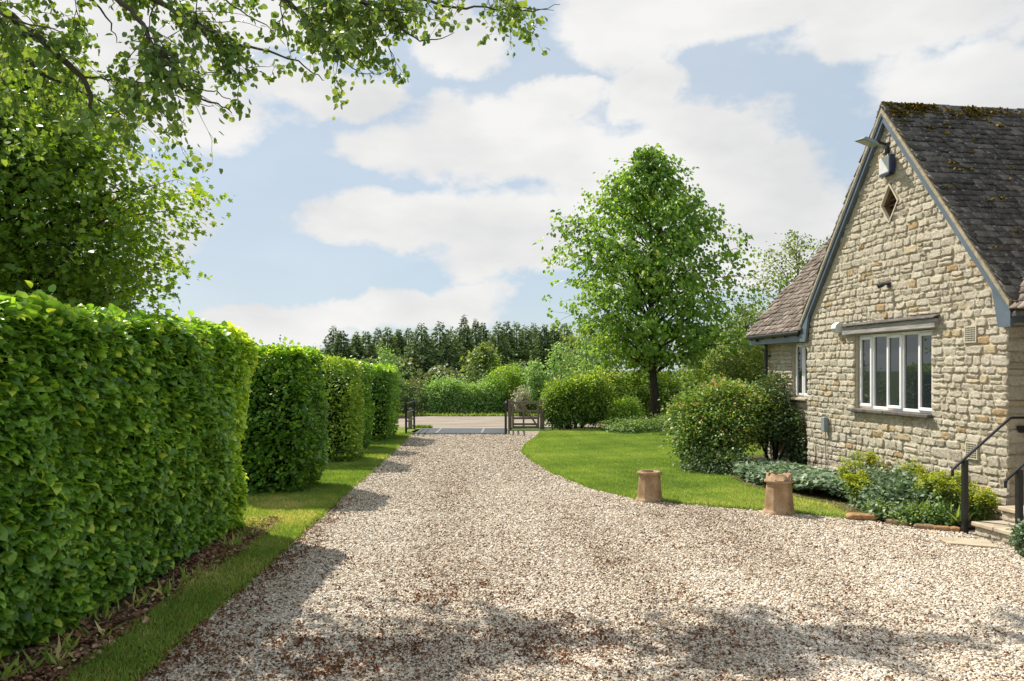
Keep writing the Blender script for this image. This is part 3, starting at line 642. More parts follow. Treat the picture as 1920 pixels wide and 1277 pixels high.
# ------------------------------------------------------------------ trees
def branch_tree(name, label, base, height, prof, z0, nb, nodes, per, lsize, mat, tr=.12, rise=.35, tmpl=LEAF6, cat='tree', group=None, bark='bark', lean=(0, 0), fillz=None, tw=.16, seedv=0, bare=0.25, droop=.25, shift=None, keep=None):
    """prof: list of (z, radius)"""
    rs = random.Random(seedv+11)
    root = thing(name, label, cat, base, group=group)
    pz = [p[0] for p in prof]; pr = [p[1] for p in prof]
    tk = MB(); steps = 9; tp = []
    for i in range(steps+1):
        f = i/steps; tp.append(Vector((lean[0]*f+rs.gauss(0, .04)*(f > 0)*height*.08, lean[1]*f+rs.gauss(0, .04)*(f > 0)*height*.08, f*height*.97)))
    tk.tube(tp, [tr*(1.25 if i == 0 else 1)*(1-.93*i/steps) for i in range(steps+1)], 10)
    def trunk_at(z):
        f = max(0, min(.999, z/(height*.97)))*steps; i = int(f); return tp[i].lerp(tp[i+1], f-i)
    P = []; D = []; SV = []
    for b in range(nb):
        f = ((b+.5)/nb); ze = z0+(height-z0)*(f**.9)
        rad = float(np.interp(ze, pz, pr)); rad *= rs.uniform(.62, 1.12)
        a = b*2.39996+rs.uniform(-.35, .35)
        e = trunk_at(ze)+Vector((rad*math.cos(a), rad*math.sin(a), 0)); e.z = ze
        if shift: e += Vector(shift(a, ze))
        zs = max(z0*.75, ze-rad*rise*rs.uniform(.8, 1.5)); s = trunk_at(zs)
        m1 = s.lerp(e, .35)+Vector((0, 0, rad*.10)); m2 = s.lerp(e, .72)+Vector((0, 0, rad*.09))
        path = [s, m1, m2, e]; br = tr*.30*(1-.75*zs/height)+.008
        tk.tube(path, [br, br*.7, br*.42, .004], 5, cap=False)
        # sub branches
        for q in range(max(3, int(nodes*min(1, .2+1.15*rad/max(pr))))):
            g = bare+(1-bare)*((q+rs.random())/nodes)**.8
            seg = min(2, int(g*3)); c = path[seg].lerp(path[seg+1], g*3-seg if seg < 2 else min(1, g*3-2))
            sp = rad*.26*(1.1-g*.55)+.10
            off = Vector((rs.gauss(0, sp), rs.gauss(0, sp), rs.gauss(0, sp*.42)))
            n_ = c+off
            if keep and not keep(n_+Vector(base)): continue
            if q % 2 == 0: tk.tube([c, c.lerp(n_, .6)+Vector((0, 0, .03)), n_], [.009, .006, .003], 3, cap=False)
            od = Vector((math.cos(a), math.sin(a), 0))*.6+off.normalized()*.6
            sv = rs.gauss(0, .14)
            for _ in range(per):
                P.append((n_.x+rs.gauss(0, tw), n_.y+rs.gauss(0, tw), n_.z+rs.gauss(0, tw*.7))); D.append(tuple(od)); SV.append(sv)
    tk.build('trunk', M[bark], root, smooth=True)
    P = np.array(P); D = np.array(D); SV = np.array(SV); n = len(P)
    tip = unit(D)*.6+rand_dirs(n)*.7+[0, 0, -droop*2]; nor = rand_dirs(n)*.7+[0, 0, .8]
    v = .42+SV+rng.normal(0, .14, n)+.16*nz(P, 1.0)
    scatter('crown', P, tip, nor, lsize*rng.uniform(.6, 1.25, n), tmpl, mat, root, var=v)
    return root
branch_tree('young_tree', 'full bright green young tree standing alone at the far side of the lawn', (5.28, 28.0, 0), 10.2,
    [(2.2, 1.9), (2.7, 2.6), (3.4, 2.85), (4.4, 2.95), (5.6, 2.95), (6.6, 2.85), (7.6, 2.5), (8.6, 1.9), (9.4, 1.35), (10.2, .35)],
    2.45, 115, 25, 9, .15, M['tree_c'], tr=.17, rise=.5, tw=.12, bark='bark_d', lean=(-.25, 0), droop=.4,
    shift=lambda a, z: (-.45*max(0, -math.cos(a))*(1 if 5 < z < 8 else 0), 0, 0))
# big maple behind the nearest hedge
branch_tree('maple_tree', 'large dark leafy tree rising behind the nearest hedge on the left', (-18.6, 28.0, 0), 14.2,
    [(2.2, 4.2), (4.2, 4.9), (5.2, 5.3), (7.5, 5.9), (9.4, 5.6), (11, 4.4), (12.6, 2.8), (14.2, .3)],
    2.6, 150, 34, 11, .21, M['tree_l'], tr=.36, rise=.5, tw=.24, tmpl=LOBED, bark='bark_d', bare=.3, seedv=3)
branch_tree('thin_tree', 'thin open-crowned tree behind the cottage roof', (14.3, 38, 0), 9.0,
    [(2, 2.2), (4, 2.9), (6, 2.7), (8, 1.6), (9, .3)], 2.2, 60, 18, 6, .14, M['tree_b'], tr=.14, rise=.9, tw=.22, bare=.2, seedv=5)
branch_tree('thin_tree', 'smaller thin tree to the right behind the cottage roof', (17.6, 41, 0), 9.4,
    [(2, 1.8), (5, 2.6), (7.5, 2.2), (9.4, .3)], 2.4, 45, 16, 7, .15, M['tree_b'], tr=.14, rise=.9, tw=.22, seedv=6)
branch_tree('thin_tree', 'low spreading tree between the green tree and the cottage', (11.4, 37, 0), 5.2,
    [(1.2, 1.8), (3, 2.3), (4.4, 1.5), (5.2, .3)], 1.2, 45, 18, 8, .14, M['tree_b'], tr=.12, rise=.7, tw=.22, seedv=7)
for i, (x, y, h, r, lab) in enumerate([(-5.7, 34.5, 3.0, .9, 'pale sapling behind the farthest clipped hedge'), (2.2, 34.2, 3.3, .8, 'sparse pale sapling above the hedge by the wooden gate'),
                                      (1.1, 34.6, 2.4, .5, 'smaller pale sapling behind the wooden gate'), (3.5, 35.5, 3.4, .9, 'pale sapling half hidden by the green tree')]):
    branch_tree('sapling', lab, (x, y, 0), h, [(.4, r*.7), (h*.5, r), (h*.8, r*.7), (h, .1)], .5, 26, 10, 8, .11, M['bush_pale'], tr=.04, rise=.7, tw=.12, seedv=20+i, group='saplings across the road')
# distant pale wood on the left horizon
bush('far_copse', 'hazy grey-green distant copse on the horizon above the yellow hedge', 'trees', [(-62+random.uniform(-14, 14), 250+random.uniform(-10, 10), 4.6, 5, 5, 4.2) for _ in range(7)], 9000, .7, M['far'], stems=6, tw=.9)
o = [x for x in bpy.data.objects if x.name == 'far_copse'][0]; o['kind'] = 'stuff'
# conifers
def conifer(label, x, y, h, r, seedv, dense=1.0):
    rs = np.random.default_rng(seedv); root = thing('conifer_tree', label, 'tree', (x, y, 0), group='conifers in the wood beyond the road')
    n = int(5200*dense); f = rs.uniform(.003, 1, n)**.62; lay = int(h*1.9)
    z = h*(1-f*.97); zq = (np.floor(z/h*lay)+.3)/lay*h; a = rs.uniform(0, 6.28, n); ka = np.floor(a/6.28*11); a = a*.5+(ka+.5)/11*6.28*.5
    z = zq*.5+z*.5+.25*np.sin(ka*2.3+np.floor(z*1.3)*1.7)
    lob = .80+.28*np.sin(ka*1.9+np.floor(z/h*lay)*2.4+seedv)
    rr = r*(.9*f**.85+.015)*rs.uniform(.15, 1.0, n)**.6*lob
    P = np.stack([rr*np.cos(a), rr*np.sin(a), z-rr*.22], 1); P[:, 2] = np.maximum(P[:, 2], .1)
    D = np.stack([np.cos(a), np.sin(a), np.full(n, -.2)], 1)+rs.normal(0, .45, (n, 3))
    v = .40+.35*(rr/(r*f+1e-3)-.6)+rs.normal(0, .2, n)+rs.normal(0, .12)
    scatter('crown', P, D, rs.normal(0, .6, (n, 3))+[0, 0, .8], rs.uniform(.3, .8, n)*(.45+.6*f), LEAF4, M['conifer'], root, var=v, wscale=.8)
    t = MB(); t.tube([(0, 0, 0), (0, 0, h*.5), (0, 0, h*.97)], [.22, .14, .03], 7); t.build('trunk', M['bark_d'], root)
tops = [(640, 617, 1.25, 'leftmost dark conifer of the wood, standing clear of the others'), (668, 626, .8, 'narrow conifer second from the left of the wood'), (686, 620, 1.1, 'conifer third from the left of the wood'),
        (727, 611, 1.0, 'conifer above the gap left of the cattle grid'), (748, 616, .9, 'conifer above the left railing of the cattle grid'), (766, 613, .9, 'conifer just right of the farthest clipped hedge top'),
        (790, 603, 1.15, 'broad tall conifer left of the middle of the wood'), (825, 600, 1.15, 'pointed tall conifer in the middle of the wood'), (845, 611, .9, 'shorter conifer in the dip left of the tallest one'),
        (870, 589, 1.1, 'tallest conifer of the wood'), (892, 596, 1.0, 'conifer immediately right of the tallest one'), (906, 604, .9, 'second conifer to the right of the tallest one'),
        (934, 603, 1.1, 'conifer left of the pointed pair above the wooden gate'), (950, 600, .9, 'left conifer of the pointed pair above the wooden gate'), (968, 601, 1.0, 'right conifer of the pointed pair above the wooden gate'),
        (985, 608, .9, 'blunt conifer above the wooden gate'), (1001, 604, 1.0, 'conifer above the hinge post of the wooden gate'), (1020, 605, 1.0, 'conifer third in from the green tree'),
        (1040, 604, 1.0, 'conifer second in from the green tree'), (1058, 603, 1.1, 'conifer touching the left edge of the green tree')]
for i, (px, py, r, lab) in enumerate(tops):
    Y = 98+((i*37) % 17); X = (px-960)/1420*Y; h = 2+(694-py)/1420*Y
    conifer(lab, X, Y, h, 4.3*r*(.8+.45*((i*53 % 17)/17)), i+1)
gaps = ['left of the leftmost conifer', 'right of the leftmost conifer', 'left of the cattle grid', 'above the left railing', 'left of the broad tall conifer', 'right of the broad tall conifer', 'left of the tallest conifer', 'right of the tallest conifer', 'left of the pointed pair', 'right of the pointed pair', 'above the wooden gate', 'beside the green tree']
for i in range(12):   # second rank seen between the first
    px = 625+i*41+random.uniform(-8, 8); Y = 122+random.uniform(0, 8); X = (px-960)/1420*Y; h = 2+(694-random.uniform(606, 626))/1420*Y
    conifer('dark back-rank conifer showing only in the gap '+gaps[i], X, Y, h, 4.6, 50+i, .9)
for i, (px, Y, h, r, lab) in enumerate([(905, 90, 4.9, 1.9, 'bright yellow-green broadleaf tree among the conifers'), (745, 60, 2.6, 1.3, 'mid green broadleaf tree at the foot of the left conifers'), (960, 60, 1.9, 1.1, 'dull green broadleaf tree below the pointed pair of conifers'), (830, 60, 1.9, 1.1, 'dull green broadleaf tree in the middle below the conifers'), (1110, 80, 7, 3.2, 'broadleaf tree half hidden behind the left side of the green tree'), (1330, 85, 7, 3.6, 'broadleaf tree showing behind the right side of the green tree'), (690, 84, 3.0, 1.8, 'olive broadleaf tree below the leftmost conifers')]):
    mt = 'tree_b' if i in (0, 4, 5) else 'bush_dull'
    branch_tree('wood_tree', lab, ((px-960)/1420*Y, Y, 0), h, [(.3, r), (h*.5, r), (h*.8, r*.7), (h, .2)], .5, 40, 14, 8, .32, M[mt], tr=.15, rise=.5, tw=.35, seedv=40+i)
cl = [(-26+i*3.6+random.uniform(-1, 1), 78+random.uniform(-3, 3), .1, 2.4, 2, .9+random.uniform(-.3, .5)) for i in range(17)]
o = bush('undergrowth', 'dark tangled undergrowth along the foot of the conifer wood', 'undergrowth', cl, 16000, .30, M['climber'], stems=10, tw=.5); o['kind'] = 'stuff'

# ------------------------------------------------------------------ overhanging tree (trunk outside the frame on the left)
def overhang():
    rs = random.Random(5); root = thing('overhanging_tree', 'tree whose thin leafy boughs hang into the top left of the view', 'tree', (-9.4, 8.4, 0))
    B = Vector((-9.4, 8.4, 0)); tk = MB()
    tk.tube([(0, 0, 0), (.1, 0, 2.5), (.25, .05, 5), (.2, 0, 7.2), (.5, 0, 9.5)], [.30, .24, .20, .14, .05], 12)
    P = []; D = []; SV = []
    def pt(px, py, Y):
        Y *= .86; return Vector(((px-960)/1420*Y, Y, 2+(694-py)/1420*Y))-B
    def leafs(p, d, n, sp):
        sv = rs.gauss(0, .12)
        for _ in range(n):
            P.append((p.x+rs.gauss(0, sp), p.y+rs.gauss(0, sp), p.z+rs.gauss(0, sp))); D.append(tuple(d)); SV.append(sv)
    def twig(p, d, ln, lv, dens):
        pts = [p]; q = p.copy(); dd = d.normalized()
        k = 7
        for i in range(k):
            dd = (dd+Vector((rs.gauss(0, .22), rs.gauss(0, .22), rs.gauss(0, .18)-.06))).normalized(); q = q+dd*ln/k; pts.append(q.copy())
            if rs.random() < dens*.62: leafs(q, dd, rs.randint(1, 2), .055)
            if lv > 0 and rs.random() < .32: twig(q, (dd+Vector((rs.gauss(0, .8), rs.gauss(0, .8), rs.gauss(-.15, .6)))), ln*rs.uniform(.35, .6), lv-1, dens)
        r0 = .0035+.0025*lv
        tk.tube(pts, [r0*(1-.7*i/k) for i in range(k+1)], 4, cap=False)
        leafs(q, dd, 2, .04)
    def limb(pts, r0, r1, ntw, ln, lv=1, dens=.9, down=.5, start=0.0):
        n = len(pts); L0 = []
        # smooth (Catmull-Rom)
        for i in range(n-1):
            p0, p1, p2, p3 = pts[max(0, i-1)], pts[i], pts[i+1], pts[min(n-1, i+2)]
            for s in range(5):
                t = s/5; L0.append(.5*((2*p1)+(p2-p0)*t+(2*p0-5*p1+4*p2-p3)*t*t+(-p0+3*p1-3*p2+p3)*t**3))
        L0.append(pts[-1]); m = len(L0)
        L0 = [p+Vector((rs.gauss(0, .012), rs.gauss(0, .012), rs.gauss(0, .012))) for p in L0]
        tk.tube(L0, [r0+(r1-r0)*(i/(m-1)) for i in range(m)], 7, cap=False)
        for k in range(max(3, int(ntw*.36))):
            f = start+(1-start)*(k+rs.random())/ntw; i = min(m-2, int(f*(m-1))); p = L0[i].lerp(L0[i+1], f*(m-1)-i)
            t = (L0[i+1]-L0[i]).normalized()
            twig(p, t*.8+Vector((rs.gauss(0, .6), rs.gauss(0, .6), rs.gauss(-down*.5, .5))), ln*rs.uniform(.7, 1.7), lv, dens)
    T = Vector((.2, 0, 6.6)); T2 = Vector((.3, 0, 8.0)); T3 = Vector((.12, 0, 4.8))
    # main boughs seen in the photo, each at its own distance
    limb([T, pt(-120, -60, 9.6), pt(0, 18, 9.6), pt(75, 75, 9.7), pt(155, 148, 9.9), pt(168, 200, 10), pt(182, 240, 10.1)], .075, .010, 30, .75, 2, .95, start=.3)
    limb([pt(150, 143, 9.9), pt(215, 150, 10), pt(285, 158, 10.1), pt(330, 180, 10.2), pt(400, 200, 10.3)], .014, .004, 14, .5, 1)
    limb([T2, pt(60, -120, 9.3), pt(225, 5, 9.4), pt(275, 60, 9.5), pt(305, 130, 9.6), pt(345, 168, 9.7), pt(400, 190, 9.8), pt(435, 212, 9.8)], .04, .005, 26, .5, 2, .95, start=.35)
    limb([T2, pt(120, -160, 10.2), pt(250, -30, 10.2), pt(330, 20, 10.3), pt(400, 60, 10.4), pt(470, 85, 10.5), pt(560, 118, 10.5), pt(610, 150, 10.6)], .045, .004, 36, .55, 2, .95, start=.35)
    limb([T2, pt(200, -200, 9.8), pt(420, -50, 10.0), pt(540, 0, 10.2), pt(590, 55, 10.3), pt(650, 95, 10.4), pt(700, 138, 10.4)], .045, .004, 30, .55, 2, .95, start=.4)
    limb([T2, pt(260, -240, 10.6), pt(520, -110, 10.8), pt(700, -40, 10.9), pt(830, 10, 10.9), pt(930, 15, 10.9), pt(1040, 22, 11)], .045, .003, 34, .45, 1, .85, start=.45)
    limb([T2, pt(300, -260, 10.9), pt(600, -140, 11), pt(820, -60, 11), pt(930, -5, 11), pt(985, 20, 11), pt(1050, 8, 11)], .03, .003, 30, .4, 1, .85, start=.62)
    limb([T2, pt(260, -200, 10.4), pt(480, -80, 10.4), pt(600, -20, 10.5), pt(680, 20, 10.5), pt(760, 20, 10.5), pt(830, 40, 10.5)], .03, .003, 36, .5, 1, .9, start=.45)
    limb([T2, pt(240, -210, 10.2), pt(480, -90, 10.5), pt(640, -15, 10.6), pt(720, 30, 10.7), pt(790, 75, 10.7), pt(850, 62, 10.8)], .04, .003, 34, .5, 2, .9, start=.45)
    limb([T, pt(-100, 40, 10.5), pt(20, 100, 10.6), pt(110, 155, 10.8), pt(190, 190, 11), pt(250, 230, 11.1)], .04, .004, 26, .6, 2, .95, start=.3)
    limb([T, pt(-100, 150, 10.8), pt(0, 200, 10.8), pt(60, 220, 10.9), pt(120, 228, 11)], .025, .004, 16, .5, 1, .95, start=.3)
    limb([T2, pt(-50, -180, 9.9), pt(120, -60, 10), pt(200, 30, 10.1), pt(220, 80, 10.2)], .03, .004, 26, .6, 2, .95, start=.3)
    limb([T2, pt(0, -220, 10.4), pt(200, -100, 10.6), pt(380, -30, 10.7), pt(450, 20, 10.8), pt(520, 60, 10.8)], .03, .004, 34, .6, 2, .95, start=.3)
    limb([T, pt(-200, -30, 9.2), pt(-60, 0, 9.0), pt(40, 40, 9.0), pt(120, 60, 9.2)], .03, .004, 24, .6, 2, .95, start=.3)
    limb([pt(305, 130, 9.6), pt(330, 150, 9.6), pt(370, 165, 9.6), pt(410, 175, 9.6), pt(440, 195, 9.6)], .012, .004, 20, .55, 1, .62)
    limb([pt(275, 60, 9.5), pt(300, 90, 9.4), pt(340, 120, 9.4), pt(380, 135, 9.4), pt(425, 130, 9.4)], .012, .004, 18, .5, 1, .62)
    limb([pt(215, 150, 10), pt(250, 180, 10), pt(280, 205, 10), pt(320, 215, 10), pt(350, 232, 10)], .012, .004, 20, .55, 1, .62)
    limb([pt(330, 20, 10.3), pt(380, 60, 10.3), pt(400, 100, 10.3), pt(420, 130, 10.3)], .012, .004, 16, .5, 1, .62)
    limb([pt(590, 55, 10.3), pt(620, 80, 10.3), pt(650, 120, 10.3), pt(690, 140, 10.3), pt(740, 130, 10.3)], .010, .003, 22, .35, 1, .9)
    # the part of the crown above the frame, which shades the foreground
    for k in range(4):
        a = rs.uniform(-1.1, .75); ln = rs.uniform(3, 6.2); e = T2+Vector((math.cos(a)*ln, math.sin(a)*ln*.9, rs.uniform(.4, 2.2)))
        if (e+B).y < 7.2: e.z = max(e.z, 7.6)
        limb([T2, T2.lerp(e, .4)+Vector((0, 0, .5)), T2.lerp(e, .75)+Vector((0, 0, .4)), e], .05, .006, 16, .6, 1, .9, start=.3, down=.0)
    tk.build('trunk', M['twig'], root, smooth=True)
    Pn = np.array(P); n = len(Pn)
    scatter('crown', Pn, np.array(D)*.5+rand_dirs(n)*.7+[0, 0, -.35], rand_dirs(n)*.8+[0, 0, .6], rng.uniform(.052, .10, n), LEAF6, M['tree_o'], root, var=.45+np.array(SV)+rng.normal(0, .15, n), wscale=1.15)
    print('overhang leaves', n)
overhang()

# ------------------------------------------------------------------ cottage (local axes: x into the house, y along the front, z up)
TH = R(7.23)
house = thing('stone_cottage', 'honey stone cottage with steep gable, stone tiled roof and white windows', 'house', (6.35, 9.70, 0), TH)
HW = 4.98; AP = 2.49; EZ = 2.86; RZ = 6.10; TG = (RZ-EZ)/AP
def stones(name, umin, umax, zmin, zmax, mapf, holes, clipz=None, diamond=None, parent=None, hs=(.078, .150), wsr=(.10, .29), seedv=1, amp=1.0):
    """holes: (u0,u1,z0,z1).  mapf(u, z, out) -> local xyz"""
    rs = random.Random(seedv); V = []; F = []; A = []
    nu, nv = 9, 7; z = zmin; ph = rs.uniform(0, 6)
    def zline(u, zz): return zz+.008*math.sin(u*1.9+zz*2.1+ph)+.004*math.sin(u*5.3+zz*7+ph*2)
    while z < zmax:
        h = rs.uniform(*hs)*(1.25 if z < .9 else 1); z1 = min(z+h, zmax+.05)
        cuts = [(umin, umax)]
        for (a, b, c, d) in holes:
            if z1 > c+.02 and z < d-.02:
                nc = []
                for (p, q) in cuts:
                    if b <= p or a >= q: nc.append((p, q)); continue
                    if a > p: nc.append((p, a))
                    if b < q: nc.append((b, q))
                cuts = nc
        for (p, q) in cuts:
            u = p
            while u < q-.02:
                wd = rs.uniform(*wsr)*(.8+.5*h/.13)*.85
                if q-(u+wd) < .09: wd = q-u
                sub = [(z, z1)]
                if h > .13 and rs.random() < .22: zm = z+h*rs.uniform(.4, .6); sub = [(z, zm), (zm, z1)]
                for (za, zb) in sub:
                    g = .005; a0, a1 = u+g, u+wd-g; cu, cz = (a0+a1)/2, (za+zb)/2
                    if clipz and cz > clipz(cu)-.02: continue
                    if diamond and abs(cu-diamond[0])/diamond[2]+abs(cz-diamond[1])/diamond[3] < 1.0: continue
                    base = len(V); col = rs.random(); dep = rs.uniform(.007, .021)*amp; tx = rs.uniform(-.012, .012); tz = rs.uniform(-.010, .010)
                    p1 = rs.uniform(0, 6); p2 = rs.uniform(0, 6); cn = [rs.uniform(-.012, .010) for _ in range(8)]
                    for j in range(nv):
                        for i in range(nu):
                            fu = i/(nu-1); fv = j/(nv-1)
                            # edge-heavy spacing
                            fu = .5-.5*math.cos(math.pi*fu); fv = .5-.5*math.cos(math.pi*fv)
                            eu = min(fu, 1-fu); ev = min(fv, 1-fv)
                            uu = a0+(a1-a0)*fu; zz = za+g+(zb-za-2*g)*fv
                            # irregular outline
                            uu += (cn[0]*(1-fu)*(1-fv)+cn[1]*fu*(1-fv)+cn[2]*(1-fu)*fv+cn[3]*fu*fv)+.004*math.sin(fv*9+p1)
                            zz += (cn[4]*(1-fu)*(1-fv)+cn[5]*fu*(1-fv)+cn[6]*(1-fu)*fv+cn[7]*fu*fv)*.7+.004*math.sin(fu*8+p2)
                            # rounded corners
                            if eu < .15 and ev < .2:
                                k = (1-eu/.15)*(1-ev/.2)*.012; uu += k*(1 if fu < .5 else -1); zz += k*(1 if fv < .5 else -1)
                            ed = min(1, eu*(a1-a0)/.009, ev*(zb-za)/.009); ed = max(0, ed); pr = (1-(1-ed)**2)
                            o_ = -.006+pr*(dep+.006+tx*(fu-.5)*2+tz*(fv-.5)*2+(.0055*math.sin(uu*43+p1*3)*math.cos(zz*51+p2)+.0065*math.sin(uu*91+zz*77+p1)+rs.uniform(-.0055, .0055))*amp)
                            zz = zline(uu, zz)
                            if clipz: zz = min(zz, clipz(uu)-.005)
                            if diamond:
                                dd = abs(uu-diamond[0])/diamond[2]+abs(zz-diamond[1])/diamond[3]
                                if dd < 1: s = 1/max(dd, .2); uu = diamond[0]+(uu-diamond[0])*s; zz = diamond[1]+(zz-diamond[1])*s
                            V.append(mapf(uu, zz, o_)); A.append(col)
                    for j in range(nv-1):
                        for i in range(nu-1): F.append((base+j*nu+i, base+j*nu+i+1, base+(j+1)*nu+i+1, base+(j+1)*nu+i))
                u += wd
        z += h
    return V, F, A
def wall_obj(name, V, F, A, parent): 
    return mesh_np(name, np.array(V), np.array(F), M['stone'], parent, smooth=True, attrs={'var': A})
WIN = (1.43, 3.40, 1.345, 2.61)      # main window opening: t0,t1,z0,z1
DIA = (2.41, 4.665, .235, .33)
clip = lambda t: RZ-.05-TG*abs(t-AP)
V, F, A = stones('gable', -.02, HW+.02, 0, RZ, lambda u, z, o: (-o, u, z), [WIN], clipz=clip, diamond=DIA, seedv=4)
wall_obj('gable_wall', V, F, A, house)
# mortar backing with the openings cut out
outer = [Vector((0, 0, 0)), Vector((0, HW, 0)), Vector((0, HW, EZ)), Vector((0, AP, RZ-.02)), Vector((0, 0, EZ))]
wh = [Vector((0, WIN[0], WIN[2])), Vector((0, WIN[1], WIN[2])), Vector((0, WIN[1], WIN[3])), Vector((0, WIN[0], WIN[3]))]
dh = [Vector((0, DIA[0]-DIA[2], DIA[1])), Vector((0, DIA[0], DIA[1]+DIA[3])), Vector((0, DIA[0]+DIA[2], DIA[1])), Vector((0, DIA[0], DIA[1]-DIA[3]))]
tri = tessellate_polygon([[Vector((v.y, v.z, 0)) for v in q] for q in (outer, wh, dh)])
allv = outer+wh+dh
mb = MB(); mb.add([v+Vector((0.001, 0, 0)) for v in allv], [tuple(t) for t in tri]); mb.build('gable_mortar', M['mortar'], house)
# window reveals (stone), side returns
V, F, A = [], [], []
def app(vfa):
    b = len(V); v, f, a = vfa; V.extend(v); F.extend([tuple(i+b for i in q) for q in f]); A.extend(a)
app(stones('r', 0, .16, WIN[2], WIN[3], lambda u, z, o: (u, WIN[1]-o+.02, z), [], seedv=8, wsr=(.15, .17), amp=.4))
app(stones('r', 0, .16, WIN[2], WIN[3], lambda u, z, o: (u, WIN[0]+o-.02, z), [], seedv=9, wsr=(.15, .17), amp=.4))
wall_obj('window_reveal', V, F, A, house); V, F, A = [], [], []
# return wall at the near corner, faces the camera
app(stones('r', -.015, .32, 0, EZ+.1, lambda u, z, o: (u, -o+.0, z), [], seedv=10, wsr=(.3, .5), hs=(.13, .2), amp=.6))
# return at the far corner of the gable
wall_obj('near_return', V, F, A, house); V, F, A = [], [], []
app(stones('r', 0, .26, 0, EZ, lambda u, z, o: (u, HW+o, z), [], seedv=11, amp=.6))
# far extension wall, recessed
wall_obj('far_return', V, F, A, house); V, F, A = [], [], []
XS = .25; SW = (5.36, 6.07, 1.44, 2.57)
app(stones('r', HW, 7.25, 0, 2.72, lambda u, z, o: (XS-o, u, z), [SW], seedv=12, wsr=(.14, .34)))
app(stones('r', XS, XS+1.2, 0, 2.72, lambda u, z, o: (u, 7.25+o, z), [], seedv=13))
app(stones('r', 0, .12, SW[2], SW[3], lambda u, z, o: (XS+u, SW[1]-o+.02, z), [], seedv=14, wsr=(.12, .13), amp=.4))
# near-side main wall (mostly beyond the frame)
wall_obj('recessed_wall', V, F, A, house); V, F, A = [], [], []
app(stones('r', -4.5, -.0, 0, 2.72, lambda u, z, o: (XS+.05-o, u, z), [(-1.45, -.55, .5, 2.5)], seedv=15))
wall_obj('side_wall', V, F, A, house)
mb = MB(); q = .03
mb.box(.012, .45, -.0+.012, WIN[0]-.0, 0, EZ-.0)           # solid cores either side of the window (mortar)
mb.box(.012, .45, WIN[1]+.0, HW-.012, 0, EZ)
mb.box(.012, .45, WIN[0], WIN[1], 0, WIN[2]-.002); mb.box(.012, .45, WIN[0], WIN[1], WIN[3]+.002, EZ)
mb.box(XS+.013, XS+.40, HW-.012, SW[0], 0, 2.72); mb.box(XS+.013, XS+.40, SW[1], 7.24, 0, 2.72)
mb.box(XS+.013, XS+.40, SW[0], SW[1], 0, SW[2]-.002); mb.box(XS+.013, XS+.40, SW[0], SW[1], SW[3]+.002, 2.72)
mb.box(XS+.07, XS+.40, -4.5, -1.45, 0, 2.72); mb.box(XS+.07, XS+.40, -.55, -.0, 0, 2.72); mb.box(XS+.07, XS+.40, -1.45, -.55, 0, .5); mb.box(XS+.07, XS+.40, -1.45, -.55, 2.5, 2.72); mb.box(.6, 6.6, 7.0, 7.24, 0, 2.72); mb.box(6.4, 6.6, -4.5, 7.24, 0, 2.72); mb.box(.6, 6.6, -4.5, -4.3, 0, 2.72)
mb.build('inner_wall', M['mortar'], house)
# interior gable ends
# roof tiles ---------------------------------------------------
MAIN_E = (-.10, 2.74); TM = 1.11; MRID = 2.98
def zmain(x): return MAIN_E[1]+TM*(x-MAIN_E[0]) if x < MRID else MAIN_E[1]+TM*(2*MRID-x-MAIN_E[0])
SG = 1.263
def zg(y): return 6.22-SG*abs(y-AP)
def tile_slope(orig, al, up, nor, length, slope, keep, seedv, gauge=.128, wr=(.11, .21)):
    rs = random.Random(seedv); V = []; F = []; A = []
    orig, al, up, nor = Vector(orig), Vector(al).normalized(), Vector(up).normalized(), Vector(nor).normalized()
    n = int(slope/gauge)
    for r in range(n):
        s0 = r*gauge; u = rs.uniform(-.012, .012); g2 = gauge; first = True
        while u < length:
            w = rs.uniform(*wr)*(rs.uniform(.55, 1) if first else 1); first = False; p = orig+al*(u+w/2)+up*(s0+gauge/2)
            if keep(p):
                L_ = gauge*1.75; th = rs.uniform(.020, .034); lo = rs.uniform(-.005, .005); lift = .026+rs.uniform(0, .014)
                b = len(V); sk = rs.uniform(-.007, .007); col = rs.random()
                for (aa, bb, cc) in ((0, 0, 0), (1, 0, 0), (1, 1, 0), (0, 1, 0), (0, 0, 1), (1, 0, 1), (1, 1, 1), (0, 1, 1)):
                    uu = u+.003+(w-.006)*aa; ss = s0+lo+L_*bb+(sk*(aa-.5) if bb == 0 else 0)
                    hh = lift*(1-bb)+th*cc+rs.uniform(-.0015, .0015)
                    if cc and bb == 0: ss += .006
                    V.append(tuple(orig+al*uu+up*ss+nor*hh)); A.append(col)
                F += [(b, b+3, b+2, b+1), (b+4, b+5, b+6, b+7), (b, b+1, b+5, b+4), (b+1, b+2, b+6, b+5), (b+3, b, b+4, b+7)]
            u += w
    return V, F, A
sg = math.hypot(1, SG); half = 2.66
VX = -.10  # verge overhang in front of the wall
keepg = lambda p: zg(p.y) > zmain(p.x)-.12
